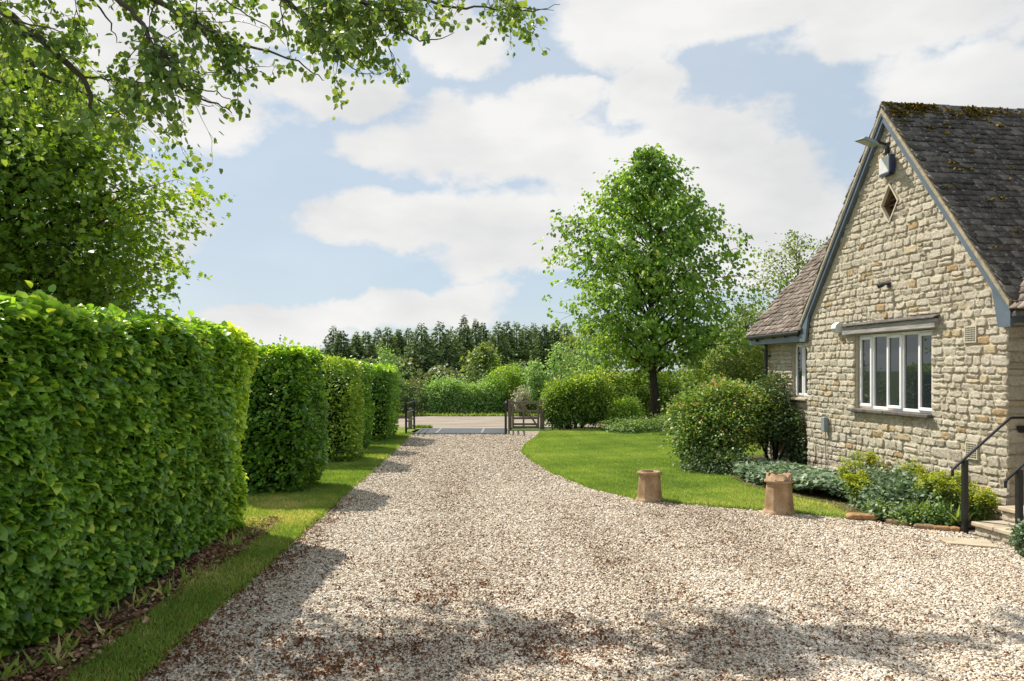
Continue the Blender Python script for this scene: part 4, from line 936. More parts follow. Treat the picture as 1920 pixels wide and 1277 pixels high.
# near (right-hand) slope of the gable roof
V, F, A = tile_slope((VX, AP-half, zg(AP-half)), (1, 0, 0), (0, 1, SG), (0, -SG, 1), 4.4, half*sg-.03, keepg, 21)
b = len(V); v2, f2, a2 = tile_slope((VX, AP+half, zg(AP+half)), (1, 0, 0), (0, -1, SG), (0, SG, 1), 4.4, half*sg-.03, keepg, 22)
V += v2; F += [tuple(i+b for i in q) for q in f2]; A += a2
roof = mesh_np('roof', np.array(V), np.array(F), M['tile'], house, attrs={'var': A})
keepm = lambda p: zmain(p.x) > zg(p.y)-.12 if abs(p.y-AP) < half+.3 else True
sm_ = math.hypot(1, TM)
V, F, A = tile_slope((MAIN_E[0], -4.7, MAIN_E[1]), (0, 1, 0), (1, 0, TM), (-TM, 0, 1), 12.15, 3.25*sm_-.03, keepm, 23)
mesh_np('main_roof', np.array(V), np.array(F), M['tile_b'], house, attrs={'var': A})
# underlay boards
mb = MB(); e = .012
for sgn in (-1, 1):
    y0 = AP+sgn*(half-.02); vs = [(VX+.02, y0, zg(y0)-e), (4.0, y0, zg(y0)-e), (4.0, AP, zg(AP)-e), (VX+.02, AP, zg(AP)-e)]
    vs2 = [(x, y, z-.05) for x, y, z in vs]; mb.add(vs+vs2, [(0, 1, 2, 3), (7, 6, 5, 4), (0, 4, 5, 1), (1, 5, 6, 2), (2, 6, 7, 3), (3, 7, 4, 0)])
for (ya, yb) in ((AP+half-.15, 7.42), (-4.7, AP-half+.15)):
    vs = [(MAIN_E[0]+.02, ya, MAIN_E[1]-e), (MRID, ya, zmain(MRID)-e), (MRID, yb, zmain(MRID)-e), (MAIN_E[0]+.02, yb, MAIN_E[1]-e)]
    vs2 = [(x, y, z-.05) for x, y, z in vs]; mb.add(vs+vs2, [(0, 1, 2, 3), (7, 6, 5, 4), (0, 4, 5, 1), (1, 5, 6, 2), (2, 6, 7, 3), (3, 7, 4, 0)])
    vs = [(2*MRID-MAIN_E[0], ya, MAIN_E[1]-e), (MRID+.01, ya, zmain(MRID)-e), (MRID+.01, yb, zmain(MRID)-e), (2*MRID-MAIN_E[0], yb, MAIN_E[1]-e)]
    vs2 = [(x, y, z-.05) for x, y, z in vs]; mb.add(vs+vs2, [(3, 2, 1, 0), (4, 5, 6, 7), (0, 4, 5, 1), (1, 5, 6, 2), (2, 6, 7, 3), (3, 7, 4, 0)])
mb.build('roof_boarding', M['slate'], house)
# ridge tiles, mossy
mb = MB(); x = VX-.01
while x < 3.6:
    l = .30; jz = random.uniform(-.008, .008)
    poly = [(-.125, -.115), (0, .035+.02), (.125, -.115), (.10, -.12), (0, .012), (-.10, -.12)]
    mb.prism([(p, q+jz) for p, q in poly], lambda p, q, X=x: (X, AP+p, zg(AP)+q+.03), lambda p, q, X=x: (X+l-.008, AP+p, zg(AP)+q+.03)); x += l
mb.build('ridge', M['tile'], house)
n = 5500; x = VX+rng.beta(1.0, 3.2, n)*4; f = rng.exponential(.16, n); sd = np.where(rng.uniform(0, 1, n) < .75, -1, 1)
P = np.stack([x, AP+sd*f*.621, zg(AP)+.05-f*.784], 1)
keep = rng.uniform(0, 1, n) < np.clip(.15+1.1*nz(P, 4.5), 0, 1)*np.clip(1.3-f*1.6, 0, 1); P = P[keep]; P += np.stack([np.zeros(len(P)), sd[keep]*.022, np.full(len(P), .02)], 1)
P2 = []
for _ in range(34):
    x0 = random.uniform(VX+.1, 2.6); s0 = random.uniform(.3, 3.9)
    for _ in range(random.randint(8, 30)): 
        xx = x0+random.gauss(0, .035); ss = s0+random.gauss(0, .015); P2.append((xx, AP-ss*.621-.03, zg(AP)-ss*.784+.05))
P = np.concatenate([P, np.array(P2)]); n = len(P)
scatter('roof_moss', P, rand_dirs(n)*[1, 1, .5], rand_dirs(n)*.6+[0, -.5, .7], rng.uniform(.022, .05, n), LEAF6, M['moss'], house, wscale=1.5)
# verge mortar + bargeboards + soffits
for nm, sgn in (('near', -1), ('far', 1)):
    for (name, d0, d1, x0, x1, mat) in (('verge', .005, .055, VX-.012, VX+.10, 'mortar_verge'), ('bargeboard', .057, .148, VX+.012, VX+.045, 'blue_paint'), ('barge_moulding', .060, .085, VX-.006, VX+.010, 'blue_paint'), ('soffit', .132, .146, VX+.046, -.005, 'blue_paint')):
        mb = MB(); ye = AP+sgn*(half-.02)
        ring = lambda d: [(AP, zg(AP)-d*sg), (ye, zg(ye)-d*sg)]
        a = ring(d0); c = ring(d1); poly = [a[0], a[1], c[1], c[0]]
        mb.prism(poly, lambda p, q: (x0, p, q), lambda p, q: (x1, p, q)); mb.build(name, M[mat], house)
    mb = MB(); ye = AP+sgn*half
    # boxed foot of the bargeboard
    y_in = AP+sgn*(HW/2+.004)
    poly = [(ye-sgn*.02, zg(ye)-.10), (ye-sgn*.02, zg(ye)-.31), (y_in-sgn*.06, zg(ye)-.31), (y_in-sgn*.17, zg(ye)+.20)] 
    mb.prism(poly, lambda p, q: (VX+.008, p, q), lambda p, q: (-.045, p, q)); 
    mb.box(-.045, .9, min(ye-sgn*.03, ye-sgn*.05), max(ye-sgn*.03, ye-sgn*.05), zg(ye)-.26, zg(ye)-.03)
    mb.build('barge_foot', M['blue_paint'], house)
# far extension fascia, gutter, brackets
mb = MB(); mb.box(MAIN_E[0]+.05, MAIN_E[0]+.08, HW+.10, 7.44, 2.56, 2.71); mb.box(MAIN_E[0]+.08, XS-.005, 7.22, 7.44, 2.56, 2.60); mb.box(MAIN_E[0]+.081, XS-.03, HW+.10, 7.2, 2.565, 2.585)
mb.build('fascia', M['blue_paint'], house)
mb = MB()
for k in range(9):
    pass
pts = [(MAIN_E[0]-.01, HW+.12, 2.735), (MAIN_E[0]-.01, 7.46, 2.725)]
mb.tube(pts, .042, 10); g = mb.build('gutter', M['plastic_black'], house)
mb = MB()
for k in range(5): y = HW+.25+k*.52; mb.box(MAIN_E[0]+.0, MAIN_E[0]+.048, y, y+.03, 2.66, 2.70)
mb.build('gutter_bracket', M['plastic_black'], house)
mb = MB(); mb.tube([(XS-.09, 7.08, 0.0), (XS-.09, 7.08, 2.46)], .038, 10); mb.tube([(XS-.09, 7.08, 2.44), (XS-.09, 7.06, 2.54), (MAIN_E[0]-.01, 7.04, 2.68)], .034, 8)
for z in (.5, 1.4, 2.3): mb.box(XS-.10, XS-.0, 7.03, 7.13, z, z+.03)
mb.build('downpipe', M['plastic_black'], house)
# right valley lead
# main window
def window(y0, y1, z0, z1, xf, lights, name, label=None):
    root = bpy.data.objects.new(name, None); COL.objects.link(root); root.parent = house
    if label: root['label'] = label
    fr = MB(); d = .07; f = .05
    fr.box(xf, xf+d, y0, y1, z0, z0+f, bev=.006); fr.box(xf, xf+d, y0, y1, z1-f, z1, bev=.006)
    edges = [y0+(y1-y0)*k/len(lights) for k in range(len(lights)+1)]
    for k, e_ in enumerate(edges):
        a = e_-f/2 if 0 < k < len(lights) else (e_ if k == 0 else e_-f)
        fr.box(xf+.001, xf+d-.001, a, a+f, z0+f-.002, z1-f+.002, bev=.006)
    fr.build('frame', M['upvc'], root)
    for k, sash in enumerate(lights):
        a = edges[k]+(f if k == 0 else f/2); b = edges[k+1]-(f if k == len(lights)-1 else f/2)
        zz0, zz1 = z0+f, z1-f
        if sash:
            s = MB(); t = .052; X0 = xf-.022; X1 = xf+.03; a_, b_, c_, e2 = a-.018, b+.018, zz0-.018, zz1+.018
            s.box(X0, X1, a_, b_, c_, c_+t, bev=.008); s.box(X0, X1, a_, b_, e2-t, e2, bev=.008)
            s.box(X0+.001, X1, a_, a_+t, c_+t-.004, e2-t+.004, bev=.008); s.box(X0+.001, X1, b_-t, b_, c_+t-.004, e2-t+.004, bev=.008)
            so_ = s.build('sash', M['upvc'], root); gx = xf+.006
            g = MB(); g.box(gx, gx+.02, a_+t-.004, b_-t+.004, c_+t-.004, e2-t+.004); g.build('pane', M['glass'], root)
        else:
            g = MB(); g.box(xf+.03, xf+.05, a-.004, b+.004, zz0-.004, zz1+.004); g.build('pane', M['glass'], root)
    return root
w1 = window(WIN[0]+.01, WIN[1]-.01, WIN[2]+.005, WIN[3]-.01, .075, [1, 0, 1, 0, 1], 'window', 'wide white five-light window')
mb = MB(); mb.box(-.10, .10, WIN[0]-.03, AP-.02, WIN[2]-.05, WIN[2]+.002, bev=.008); mb.box(-.105, .10, AP-.012, WIN[1]+.05, WIN[2]-.052, WIN[2]-.002, bev=.008)
mb.build('sill', M['slate'], w1)
mb = MB(); mb.box(-.085, .09, 1.26, 3.67, 2.615, 2.755, bev=.008); mb.build('lintel', M['lintel'], w1)
mb = MB(); y = 1.23
while y < 3.68: 
    l = random.uniform(.2, .4); l = min(l, 3.70-y)
    mb.add([(-.125, y, 2.757), (.0, y, 2.800), (.0, y+l-.006, 2.800), (-.125, y+l-.006, 2.757), (-.125, y, 2.772), (.0, y, 2.822), (.0, y+l-.006, 2.822), (-.125, y+l-.006, 2.772)], [(0, 1, 2, 3), (7, 6, 5, 4), (0, 3, 7, 4), (0, 4, 5, 1), (2, 6, 7, 3)]); y += l
mb.build('drip_slates', M['slate'], w1)
w2 = window(SW[0]+.01, SW[1]-.01, SW[2]+.005, SW[3]-.01, XS+.07, [1, 1], 'window', 'narrow white two-light window')
mb = MB(); mb.box(XS-.13, XS+.1, SW[0]-.05, SW[1]+.08, SW[2]-.045, SW[2]-.004, bev=.006); mb.build('sill', M['slab'], w2)
# diamond opening
dm = bpy.data.objects.new('diamond_opening', None); COL.objects.link(dm); dm.parent = house
mb = MB(); c0, c1 = Vector((DIA[0], DIA[1])), None
def ringd(k): return [(DIA[0]-DIA[2]*k, DIA[1]), (DIA[0], DIA[1]+DIA[3]*k), (DIA[0]+DIA[2]*k, DIA[1]), (DIA[0], DIA[1]-DIA[3]*k)]
o4, i4 = ringd(1.0), ringd(.88)
for k in range(4):
    k2 = (k+1) % 4; poly = [o4[k], o4[k2], i4[k2], i4[k]]
    mb.prism(poly, lambda p, q: (-.035, p, q), lambda p, q: (.02, p, q))
mb.build('frame', M['cream'], dm)
mb = MB()
for k in range(4):
    k2 = (k+1) % 4; poly = [o4[k], o4[k2], i4[k2], i4[k]]
    mb.prism(poly, lambda p, q: (.021, p, q), lambda p, q: (.22, p, q))
mb.build('lining', M['louvre'], dm)
mb = MB()
mb.prism(ringd(.9), lambda p, q: (.20, p, q), lambda p, q: (.23, p, q))
for k in range(7):
    z = DIA[1]-DIA[3]*.8+k*.085; hw = DIA[2]*(1-abs(z+.03-DIA[1])/DIA[3])*.86
    if hw > .02: mb.add([(.08, DIA[0]-hw, z), (.08, DIA[0]+hw, z), (.19, DIA[0]+hw, z+.07), (.19, DIA[0]-hw, z+.07), (.085, DIA[0]-hw, z-.012), (.085, DIA[0]+hw, z-.012), (.195, DIA[0]+hw, z+.058), (.195, DIA[0]-hw, z+.058)], [(0, 1, 2, 3), (7, 6, 5, 4), (0, 4, 5, 1), (1, 5, 6, 2), (3, 2, 6, 7), (0, 3, 7, 4)])
mb.build('louvre', M['louvre'], dm)
# alarm box
ab = bpy.data.objects.new('alarm_box', None); COL.objects.link(ab); ab.parent = house
mb = MB(); mb.box(-.115, -.03, 2.29, 2.56, 5.13, 5.40, bev=.015); mb.build('cover', M['plastic_white'], ab)
mb = MB(); mb.box(-.118, -.028, 2.245, 2.288, 5.125, 5.405, bev=.008); mb.box(-.105, -.03, 2.30, 2.55, 5.105, 5.128); mb.build('side_panel', M['navy'], ab)
mb = MB(); mb.tube([(0, 2.43, 5.49), (-.07, 2.43, 5.50), (-.09, 2.43, 5.44)], [.03, .045, .035], 8); mb.build('siren', M['plastic_black'], ab)
# flood lamp under the apex
fl = bpy.data.objects.new('flood_lamp', None); COL.objects.link(fl); fl.parent = house
Mx = Matrix.Translation((-.33, 2.50, 5.66)) @ Matrix.Scale(.80, 4) @ Matrix.Rotation(R(18), 4, 'Y') @ Matrix.Rotation(R(8), 4, 'X')
mb = MB(); mb.add([Mx @ Vector(p) for p in [(-.20, -.17, -.03), (.18, -.17, -.03), (.18, .17, -.03), (-.20, .17, -.03), (-.13, -.10, .05), (.11, -.10, .05), (.11, .10, .05), (-.13, .10, .05)]], [(3, 2, 1, 0), (4, 5, 6, 7), (0, 1, 5, 4), (1, 2, 6, 5), (2, 3, 7, 6), (3, 0, 4, 7)])
mb.build('housing', M['plastic_grey'], fl)
mb = MB(); mb.box(-.165, .145, -.14, .14, -.038, -.031, M=Mx); mb.build('lens', M['lamp_glass'], fl)
mb = MB(); mb.tube([(-.22, 2.50, 5.68), (-.10, 2.48, 5.64), (0, 2.47, 5.62)], .022, 8); mb.box(-.05, .01, 2.42, 2.53, 5.54, 5.64); mb.build('arm', M['plastic_black'], fl)
# small black sensor spotlight
mb = MB(); mb.box(-.04, .0, 2.37, 2.45, 3.32, 3.40); mb.tube([(-.03, 2.41, 3.37), (-.10, 2.41, 3.37), (-.13, 2.46, 3.33)], [.02, .02, .015], 8); mb.tube([(-.09, 2.43, 3.38), (-.17, 2.50, 3.34)], [.028, .04], 10)
mb.build('spotlight', M['plastic_black'], house)
# wedge lamp left of the lintel
mb = MB(); poly = [(0, 0), (-.09, .02), (-.125, .08), (-.11, .14), (-.05, .19), (0, .20)]
mb.prism(poly, lambda p, q: (p-.02, 3.77, 2.66+q), lambda p, q: (p-.02, 3.93, 2.66+q)); mb.build('wall_lamp', M['plastic_white'], house)
# air bricks
for (y, z, s) in ((.62, 2.49, 1), (.60, .905, 1)):
    vb = bpy.data.objects.new('air_brick', None); COL.objects.link(vb); vb.parent = house
    mb = MB(); mb.box(-.036, .0, y-.11, y+.11, z-.115, z+.115)
    mb.build('plate', M['cream'], vb); mb = MB()
    for i in range(7):
        for j in range(7): a = y-.092+i*.0275; c = z-.095+j*.0285; mb.box(-.0385, -.036, a, a+.016, c, c+.017)
    mb.build('grille_hole', M['dark_hole'], vb)
# grey meter box with cable, outlet pipe
mb = MB(); mb.box(-.11, -.02, 4.20, 4.32, .87, 1.14, bev=.012); mb.tube([(-.05, 4.26, .88), (-.045, 4.26, .2), (-.045, 4.27, 0)], .008, 6); mb.build('meter_box', M['plastic_grey'], house)
mb = MB(); mb.tube([(0, 2.40, .52), (-.07, 2.40, .52), (-.10, 2.40, .49), (-.105, 2.40, .42), (-.105, 2.40, .05)], .028, 10); mb.build('outlet_pipe', M['cream'], house)
mb = MB(); mb.box(.10, .28, -.06, -.03, 1.24, 1.29); mb.box(.12, .22, -.07, -.03, 1.20, 1.24); mb.build('rail_bracket', M['plastic_black'], house)
# door beyond the frame
dr = bpy.data.objects.new('door', None); COL.objects.link(dr); dr.parent = house
mb = MB(); mb.box(XS+.10, XS+.15, -1.44, -.56, .51, 2.49, bev=.01); mb.build('leaf', M['blue_paint'], dr)
mb = MB(); mb.box(XS+.075, XS+.10, -1.33, -.67, 1.5, 2.35); mb.build('pane', M['glass'], dr)

# ------------------------------------------------------------------ steps, rails, slab
st = thing('stone_steps', 'shallow stone steps with pale slab treads at the right edge', 'steps', (6.35, 9.70, 0), TH)
for (x0, x1, y0, y1, z0, z1) in ((-.80, .24, -1.45, -.42, 0, .125), (-.43, .24, -1.43, -.40, .165, .30), (-.05, .24, -1.41, -.38, .34, .46)):
    V, F, A = [], [], []
    app(stones('r', y0, y1, z0, z1-.02, lambda u, z, o: (x0-o+.01, u, z), [], seedv=int(x0*100)+200, wsr=(.14, .3), hs=(.09, .12), amp=.6))
    app(stones('r', x0, x1, z0, z1-.02, lambda u, z, o: (u, y1+o-.01, z), [], seedv=int(x0*100)+210, wsr=(.14, .3), hs=(.09, .12), amp=.6))
    mesh_np('riser', np.array(V), np.array(F), M['stone'], st, smooth=True, attrs={'var': A})
    mb = MB(); mb.box(x0+.015, x1, y0+.01, y1-.015, z0, z1-.01); mb.build('riser_core', M['mortar'], st)
    mb = MB(); y = y0-.02
    for k in range(3): w_ = (y1-y0+.04)/3; mb.box(x0-.035, x1, y+.003, y+w_-.003, z1-.008, z1+.04, bev=.008); y += w_
    mb.build('tread', M['slab'], st)
def rail(label, x, y):
    r = thing('handrail', label, 'handrail', (x, y, 0), TH*.3, group='handrails of the stone steps')
    mb = MB(); mb.box(-.028, .028, -.028, .028, 0, .90); mb.build('post', M['iron'], r)
    mb = MB(); mb.tube([(-.155, 0, .70), (-.155, 0, .775), (-.14, 0, .795), (.56, 0, 1.405), (.60, 0, 1.415), (.98, 0, 1.415)], .017, 8); mb.build('rail', M['iron'], r, smooth=False)
rail('black iron handrail nearer the flower bed, its whole post in view', 5.55, 9.28)
rail('black iron handrail cut by the right edge of the photo', 5.60, 8.36)
mb = MB(); mb.add([(5.02, 8.95, .012), (5.50, 8.80, .012), (5.42, 8.42, .012), (4.98, 8.62, .012), (5.02, 8.95, .030), (5.50, 8.80, .030), (5.42, 8.42, .030), (4.98, 8.62, .030)], [(4, 7, 6, 5), (0, 1, 5, 4), (1, 2, 6, 5), (2, 3, 7, 6), (3, 0, 4, 7)])
tag(mb.build('paving_slab', M['slab']), 'pale smooth paving slab sunk in the gravel before the steps', 'slab')
# edging stones
def rock(name, label, x, y, z, sx, sy, sz, rz, col, seedv, group='edging stones of the flower bed'):
    rs = np.random.default_rng(seedv); nu, nv = 16, 10; V = []; F = []
    for j in range(nv+1):
        for i in range(nu):
            a = 2*math.pi*i/nu; b = math.pi*(j/nv-.5); d = np.array([math.cos(a)*math.cos(b), math.sin(a)*math.cos(b), math.sin(b)])
            d = np.sign(d)*np.abs(d)**.55; V.append(d)
    V = np.array(V)*[sx, sy, sz]; V += (nz(V+seedv, 14)*.012)[:, None]*unit(V); V += rs.normal(0, .002, V.shape)
    for j in range(nv):
        for i in range(nu): F.append((j*nu+i, j*nu+(i+1) % nu, (j+1)*nu+(i+1) % nu, (j+1)*nu+i))
    o = mesh_np(name, V, np.array(F), col, smooth=True, attrs={'var': np.full(len(V), .9)}); o.location = (x, y, z); o.rotation_euler = (R(4), 0, rz)
    tag(o, label, 'stone', group=group)
m_or = simple('orange_stone', (.36, .21, .10), .9, .2, nscale=12, namt=.4, bscale=30, bstr=.9, bdist=.02)
m_gr = simple('brown_stone', (.25, .17, .10), .9, .2, nscale=12, namt=.4, bscale=30, bstr=.9, bdist=.02)
rock('edging_stone', 'flat orange stone at the corner where lawn meets flower bed', 4.66, 10.08, .05, .20, .085, .045, R(-12), m_or, 3)
rock('edging_stone', 'sloping buff edging stone right of the flat orange one', 4.97, 9.78, .035, .15, .06, .04, R(-52), m_gr, 4)
rock('edging_stone', 'low mossy edging stone under the yellow leafed seedlings', 5.17, 9.50, .03, .12, .05, .035, R(-20), m_gr, 5)
rock('edging_stone', 'reddish edging stone second from the handrail post', 5.34, 9.42, .03, .10, .045, .035, R(-12), m_or, 6)
rock('edging_stone', 'small reddish edging stone beside the handrail post', 5.48, 9.36, .03, .06, .04, .03, R(-5), m_or, 8)

# ------------------------------------------------------------------ flower bed planting
poly_cover = [(4.25, 14.6), (4.05, 13.4), (4.25, 12.5), (4.62, 11.5), (5.05, 11.05), (5.55, 11.6), (5.7, 12.6), (5.4, 13.8), (5.1, 15.0)]
n = 17000; P = np.stack([rng.uniform(3.9, 5.9, n), rng.uniform(10.9, 15.0, n), np.zeros(n)], 1); P = P[inpoly(P, poly_cover)]
P[:, 2] = .10+.14*rng.uniform(0, 1, len(P))**.6+.07*nz(P, 2.4)
o = scatter('ground_cover', P, rand_dirs(len(P))*[1, 1, .3]+[0, 0, -.1], rand_dirs(len(P))*.55+[0, 0, 1], rng.uniform(.05, .105, len(P)), LOBED, M['cover'], var=.45+.25*nz(P, 2)+rng.normal(0, .3, len(P)), wscale=1.2)
tag(o, 'blue-green leafy ground cover spreading along the cottage wall', 'ground cover', kind='stuff')
def spurge(label, x, y, r, h, nst, seedv, fl=.5):
    rs = random.Random(seedv); root = thing('spurge_plant', label, 'plant', (x, y, .03), group='yellow flowering spurges in the bed')
    s = MB(); LP = []; FP = []
    for _ in range(nst):
        a = rs.uniform(0, 6.28); q = math.sqrt(rs.random())*r; e = Vector((q*math.cos(a), q*math.sin(a), h*rs.uniform(.72, 1.0)*(1-.25*(q/r)**2)))
        b = e*.35; b.z = 0; m = b.lerp(e, .5)+Vector((0, 0, .03)); s.tube([b, m, e], [.005, .004, .003], 4, cap=False)
        for k in range(34): f = .15+.8*rs.random(); p = b.lerp(e, f); LP.append((p.x+rs.gauss(0, .015), p.y+rs.gauss(0, .015), p.z+rs.gauss(0, .01)))
        for k in range(int(60*fl)): FP.append((e.x+rs.gauss(0, .035), e.y+rs.gauss(0, .035), e.z-abs(rs.gauss(0, .05))+.02))
    s.build('stem', M['euph_leaf'], root)
    LP = np.array(LP); FP = np.array(FP); n = len(LP); m = len(FP)
    scatter('foliage', LP, rand_dirs(n)*[1, 1, .5]+[0, 0, -.1], rand_dirs(n)*.5+[0, 0, 1], rng.uniform(.04, .075, n), LEAF4, M['euph_leaf'], root, wscale=.7)
    scatter('blossom', FP, rand_dirs(m)*[1, 1, .5]+[0, 0, .1], rand_dirs(m)*.5+[0, 0, 1], rng.uniform(.014, .03, m), LEAF4, M['euph_fl'], root, var=.35+.2*rng.normal(0, 1, m), wscale=1.5)
spurge('yellow-orange spurge at the left front of the bed, next to the orange stone', 4.98, 10.85, .19, .55, 34, 1, .9)
spurge('tall spurge against the wall below the left part of the wide window', 5.62, 12.1, .34, .70, 46, 2, .7)
spurge('slim spurge against the wall below the right part of the wide window', 5.93, 11.3, .20, .74, 22, 3, .6)
spurge('broad bushy spurge just left of the handrail post', 5.78, 10.1, .36, .66, 60, 4, .8)
spurge('spurge right of the handrail post, beside the stone steps', 6.02, 9.75, .22, .48, 36, 5, .5)
spurge('small orange-tinted spurge between ground cover and the tall spurge', 5.22, 12.0, .12, .48, 10, 6, .9)
bush('leafy_plant', 'silvery blue-green leafy plant in the middle of the flower bed', 'plant', [(5.3, 10.5, .16, .36, .38, .22), (5.45, 10.95, .24, .3, .3, .24), (5.12, 10.2, .10, .28, .25, .14), (5.5, 10.25, .16, .2, .3, .18)], 8000, .06, M['cover'], tmpl=LOBED, stems=12)
bush('leafy_plant', 'green low plant at the front edge of the flower bed', 'plant', [(5.15, 9.85, .08, .22, .18, .12), (5.35, 9.68, .08, .22, .16, .12), (4.92, 10.15, .07, .15, .15, .12)], 3500, .04, M['cover_g'], stems=4)
bush('leafy_plant', 'blue-green leafy plant beside the lower step at the right edge', 'plant', [(5.50, 8.10, .15, .08, .14, .17), (5.54, 8.06, .26, .06, .12, .10)], 1100, .045, M['cover'], stems=4, tw=.035)
P = []; 
for (cx, cy) in ((5.45, 9.72), (5.6, 9.6), (5.3, 9.9)):
    for _ in range(90): P.append((cx+random.gauss(0, .05), cy+random.gauss(0, .05), .04))
P = np.array(P); n = len(P)
o = scatter('iris_leaves', P, np.stack([rng.normal(0, .55, n), rng.normal(0, .55, n), np.full(n, .8)], 1), rand_dirs(n), rng.uniform(.16, .36, n), NARROW, M['cover_g'], wscale=.32); tag(o, 'thin arching strap leaves at the foot of the broad spurge', 'plant')
P = np.stack([rng.normal(5.62, .18, 120), rng.normal(11.75, .22, 120), rng.uniform(.36, .52, 120)], 1)
tag(scatter('pink_flowers', P, rand_dirs(120)*[1, 1, .3], rand_dirs(120)*.3+[0, 0, 1], rng.uniform(.015, .03, 120), LEAF6, M['pink'], wscale=1.5), 'small pink flowers among the bed foliage near the wall', 'flowers', kind='stuff')
P = np.stack([rng.normal(5.3, .25, 160), rng.normal(10.0, .28, 160), rng.uniform(.14, .30, 160)], 1)
tag(scatter('blue_flowers', P, rand_dirs(160)*[1, 1, .3], rand_dirs(160)*.3+[0, 0, 1], rng.uniform(.012, .022, 160), LEAF6, M['blue'], wscale=1.5), 'tiny blue flowers in the front of the flower bed', 'flowers', kind='stuff')
# bare climber stems on the wall
c_ = thing('dry_creeper', 'leafless reddish-brown creeper stems clinging to the wall under the narrow window', 'creeper', (6.35, 9.70, 0), TH)
mb = MB(); rs = random.Random(9)
for k in range(26):
    y = rs.uniform(4.75, 6.0); xo = -.035 if y < HW-.05 else XS-.04; z = 0; pts = [(xo, y, 0)]
    for j in range(6): z += rs.uniform(.08, .24); y += rs.gauss(0, .05); xo2 = -.035 if y < HW else XS-.04; pts.append((xo, y, z))
    mb.tube(pts, [.010, .009, .008, .006, .005, .004, .003], 4, cap=False)
mb.build('stems', simple('creeper_stem', (.16, .085, .055), .9, .2), c_)

# ------------------------------------------------------------------ chimney pots
def pot(label, x, y, h, r, rz, crown):
    root = thing('chimney_pot', label, 'chimney pot', (x, y, 0), rz, group='old chimney pots on the lawn edge')
    prof = [(0, 1.42), (.10, 1.40), (.105, 1.30), (.14, 1.27), (.45, 1.18), (.80, 1.08), (.84, 1.09), (.845, 1.27), (.92, 1.29), (.925, 1.16)]
    if crown: prof = [(z*.92, q) for z, q in prof]+[(.835, 1.13), (1.0, 1.11), (1.0, .88), (.83, .86), (.3, .84)]
    else: prof = [(z*1.07, q) for z, q in prof]+[(.968, 1.22), (1.0, 1.20), (1.0, .95), (.8, .9), (.3, .85)]
    V = []; F = []; n = 6; sub = 5
    for (z, q) in prof:
        for i in range(n):
            a0 = 2*math.pi*i/n; a1 = 2*math.pi*(i+1)/n
            for s in range(sub):
                t = s/sub; px = math.cos(a0)*(1-t)+math.cos(a1)*t; py = math.sin(a0)*(1-t)+math.sin(a1)*t
                jj = 1+.002*math.sin(z*31+i*5+s); V.append((px*q*r*jj, py*q*r*jj, z*h))
    m = n*sub
    for j in range(len(prof)-1):
        for i in range(m):
            if crown and j >= len(prof)-5 and prof[j][0] > .80 and (i % (sub*2) in (1,)) and j in (len(prof)-5, len(prof)-4): pass
            F.append((j*m+i, j*m+(i+1) % m, (j+1)*m+(i+1) % m, (j+1)*m+i))
    V = np.array(V)
    if crown:   # notched broken rim
        k = V[:, 2] > .97*h; ang = np.arctan2(V[:, 1], V[:, 0]); V[k, 2] -= (np.sin(ang[k]*3+1.0) > .55)*.045*h*1.2+.01*np.sin(ang[k]*7)
    mesh_np('body', V, np.array(F), M['pot'], root)
    mb = MB(); mb.add([(math.cos(a)*r*.73, math.sin(a)*r*.73, h*.55) for a in [2*math.pi*i/12 for i in range(12)]], [tuple(range(12))]); mb.build('soil_fill', M['soil'], root)
pot('flat-topped six-sided terracotta chimney pot, the left one on the lawn edge', 2.10, 11.55, .46, .150, R(180), False)
pot('taller terracotta chimney pot with broken collar, right of the other pot', 3.72, 10.55, .56, .158, R(172), True)

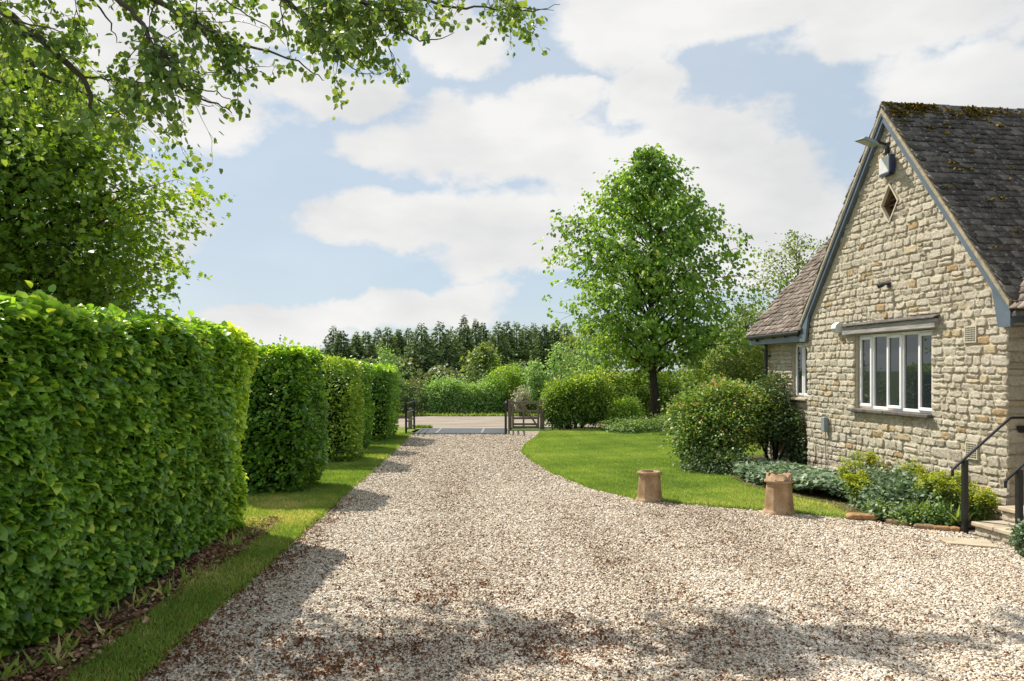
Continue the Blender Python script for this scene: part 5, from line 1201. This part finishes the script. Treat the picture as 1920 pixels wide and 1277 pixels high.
# ------------------------------------------------------------------ cattle grid, railings, gate, fence
cg = thing('cattle_grid', 'dark steel cattle grid plates across the end of the drive', 'cattle grid', (-1.6, 24.5, 0))
for k, (a, b) in enumerate(((-1.45, -.80), (-.72, .62), (.70, 1.40))):
    mb = MB(); mb.box(a, b, -.95, 1.0, -.01, .045, bev=.008)
    mb.build('plate', M['steel'], cg)
mb = MB(); mb.box(-.80, -.72, -.96, 1.0, .0, .052); mb.box(.62, .70, -.96, 1.0, .0, .052); mb.build('joint_bar', M['steel_light'], cg)
mb = MB(); mb.box(-1.5, 1.45, -1.0, -.96, -.02, .03); mb.box(-1.5, 1.45, 1.0, 1.06, -.02, .03); mb.build('kerb', M['steel_light'], cg)
def railing(label, x):
    r = thing('grid_railing', label, 'railing', (x, 24.4, 0), group='railings of the cattle grid')
    for y in (-.95, 1.0):
        mb = MB(); mb.box(-.03, .03, y-.03, y+.03, 0, .98); mb.build('post', M['iron'], r)
    mb = MB()
    for z in (.95, .66, .40, .17): mb.box(-.018, .018, -.92, .97, z-.022, z+.022)
    mb.build('rails', M['iron'], r)
railing('black railing on the left side of the cattle grid', -3.28)
railing('black railing on the right side of the cattle grid, by the gate', -.20)
g = thing('wooden_gate', 'small brown wooden field gate with diagonal brace right of the cattle grid', 'gate', (.0, 25.5, 0))
mb = MB()
for z in (.90, .62, .38, .18, -.02+.10): mb.box(.02, .92, -.018, .018, z-.035, z+.035)
mb.build('bars', M['wood_gate'], g)
mb = MB(); mb.box(.0, .07, -.04, .04, .04, .98); mb.box(.85, .92, -.04, .04, .04, .96); mb.box(.36, .42, -.05, -.02, .05, .93); mb.build('stile', M['wood_gate'], g)
mb = MB(); Mr = Matrix.Translation((.62, -.055, .47)) @ Matrix.Rotation(math.atan2(.85, -.55), 4, Vector((0, -1, 0))); mb.box(-.50, .50, -.015, .015, -.03, .03, M=Mr); mb.build('brace', M['wood_gate'], g)
for (nm, lab, x, y, hh, ww) in (('gate_post', 'wooden post between the right railing and the gate', -.07, 25.55, 1.0, .06), ('gate_post', 'stout wooden post at the right end of the gate', 1.02, 25.55, 1.02, .075)):
    mb = MB(); mb.box(x-ww, x+ww, y-ww, y+ww, 0, hh, bev=.012); tag(mb.build(nm, M['wood_gate']), lab, 'post', group='wooden gate posts')
f = thing('rail_fence', 'short low wooden fence rail left of the cattle grid', 'fence', (-3.45, 25.6, 0))
mb = MB(); mb.box(-.05, .07, -.06, .06, 0, .72, bev=.01); mb.build('post', M['wood_gate'], f)
mb = MB(); mb.box(-3.2, -.05, -.02, .02, .36, .46); mb.build('rail', M['wood_gate'], f)
mb = MB(); mb.box(-3.1, -3.0, -.05, .05, 0, .6); mb.build('post', M['wood_gate'], f)
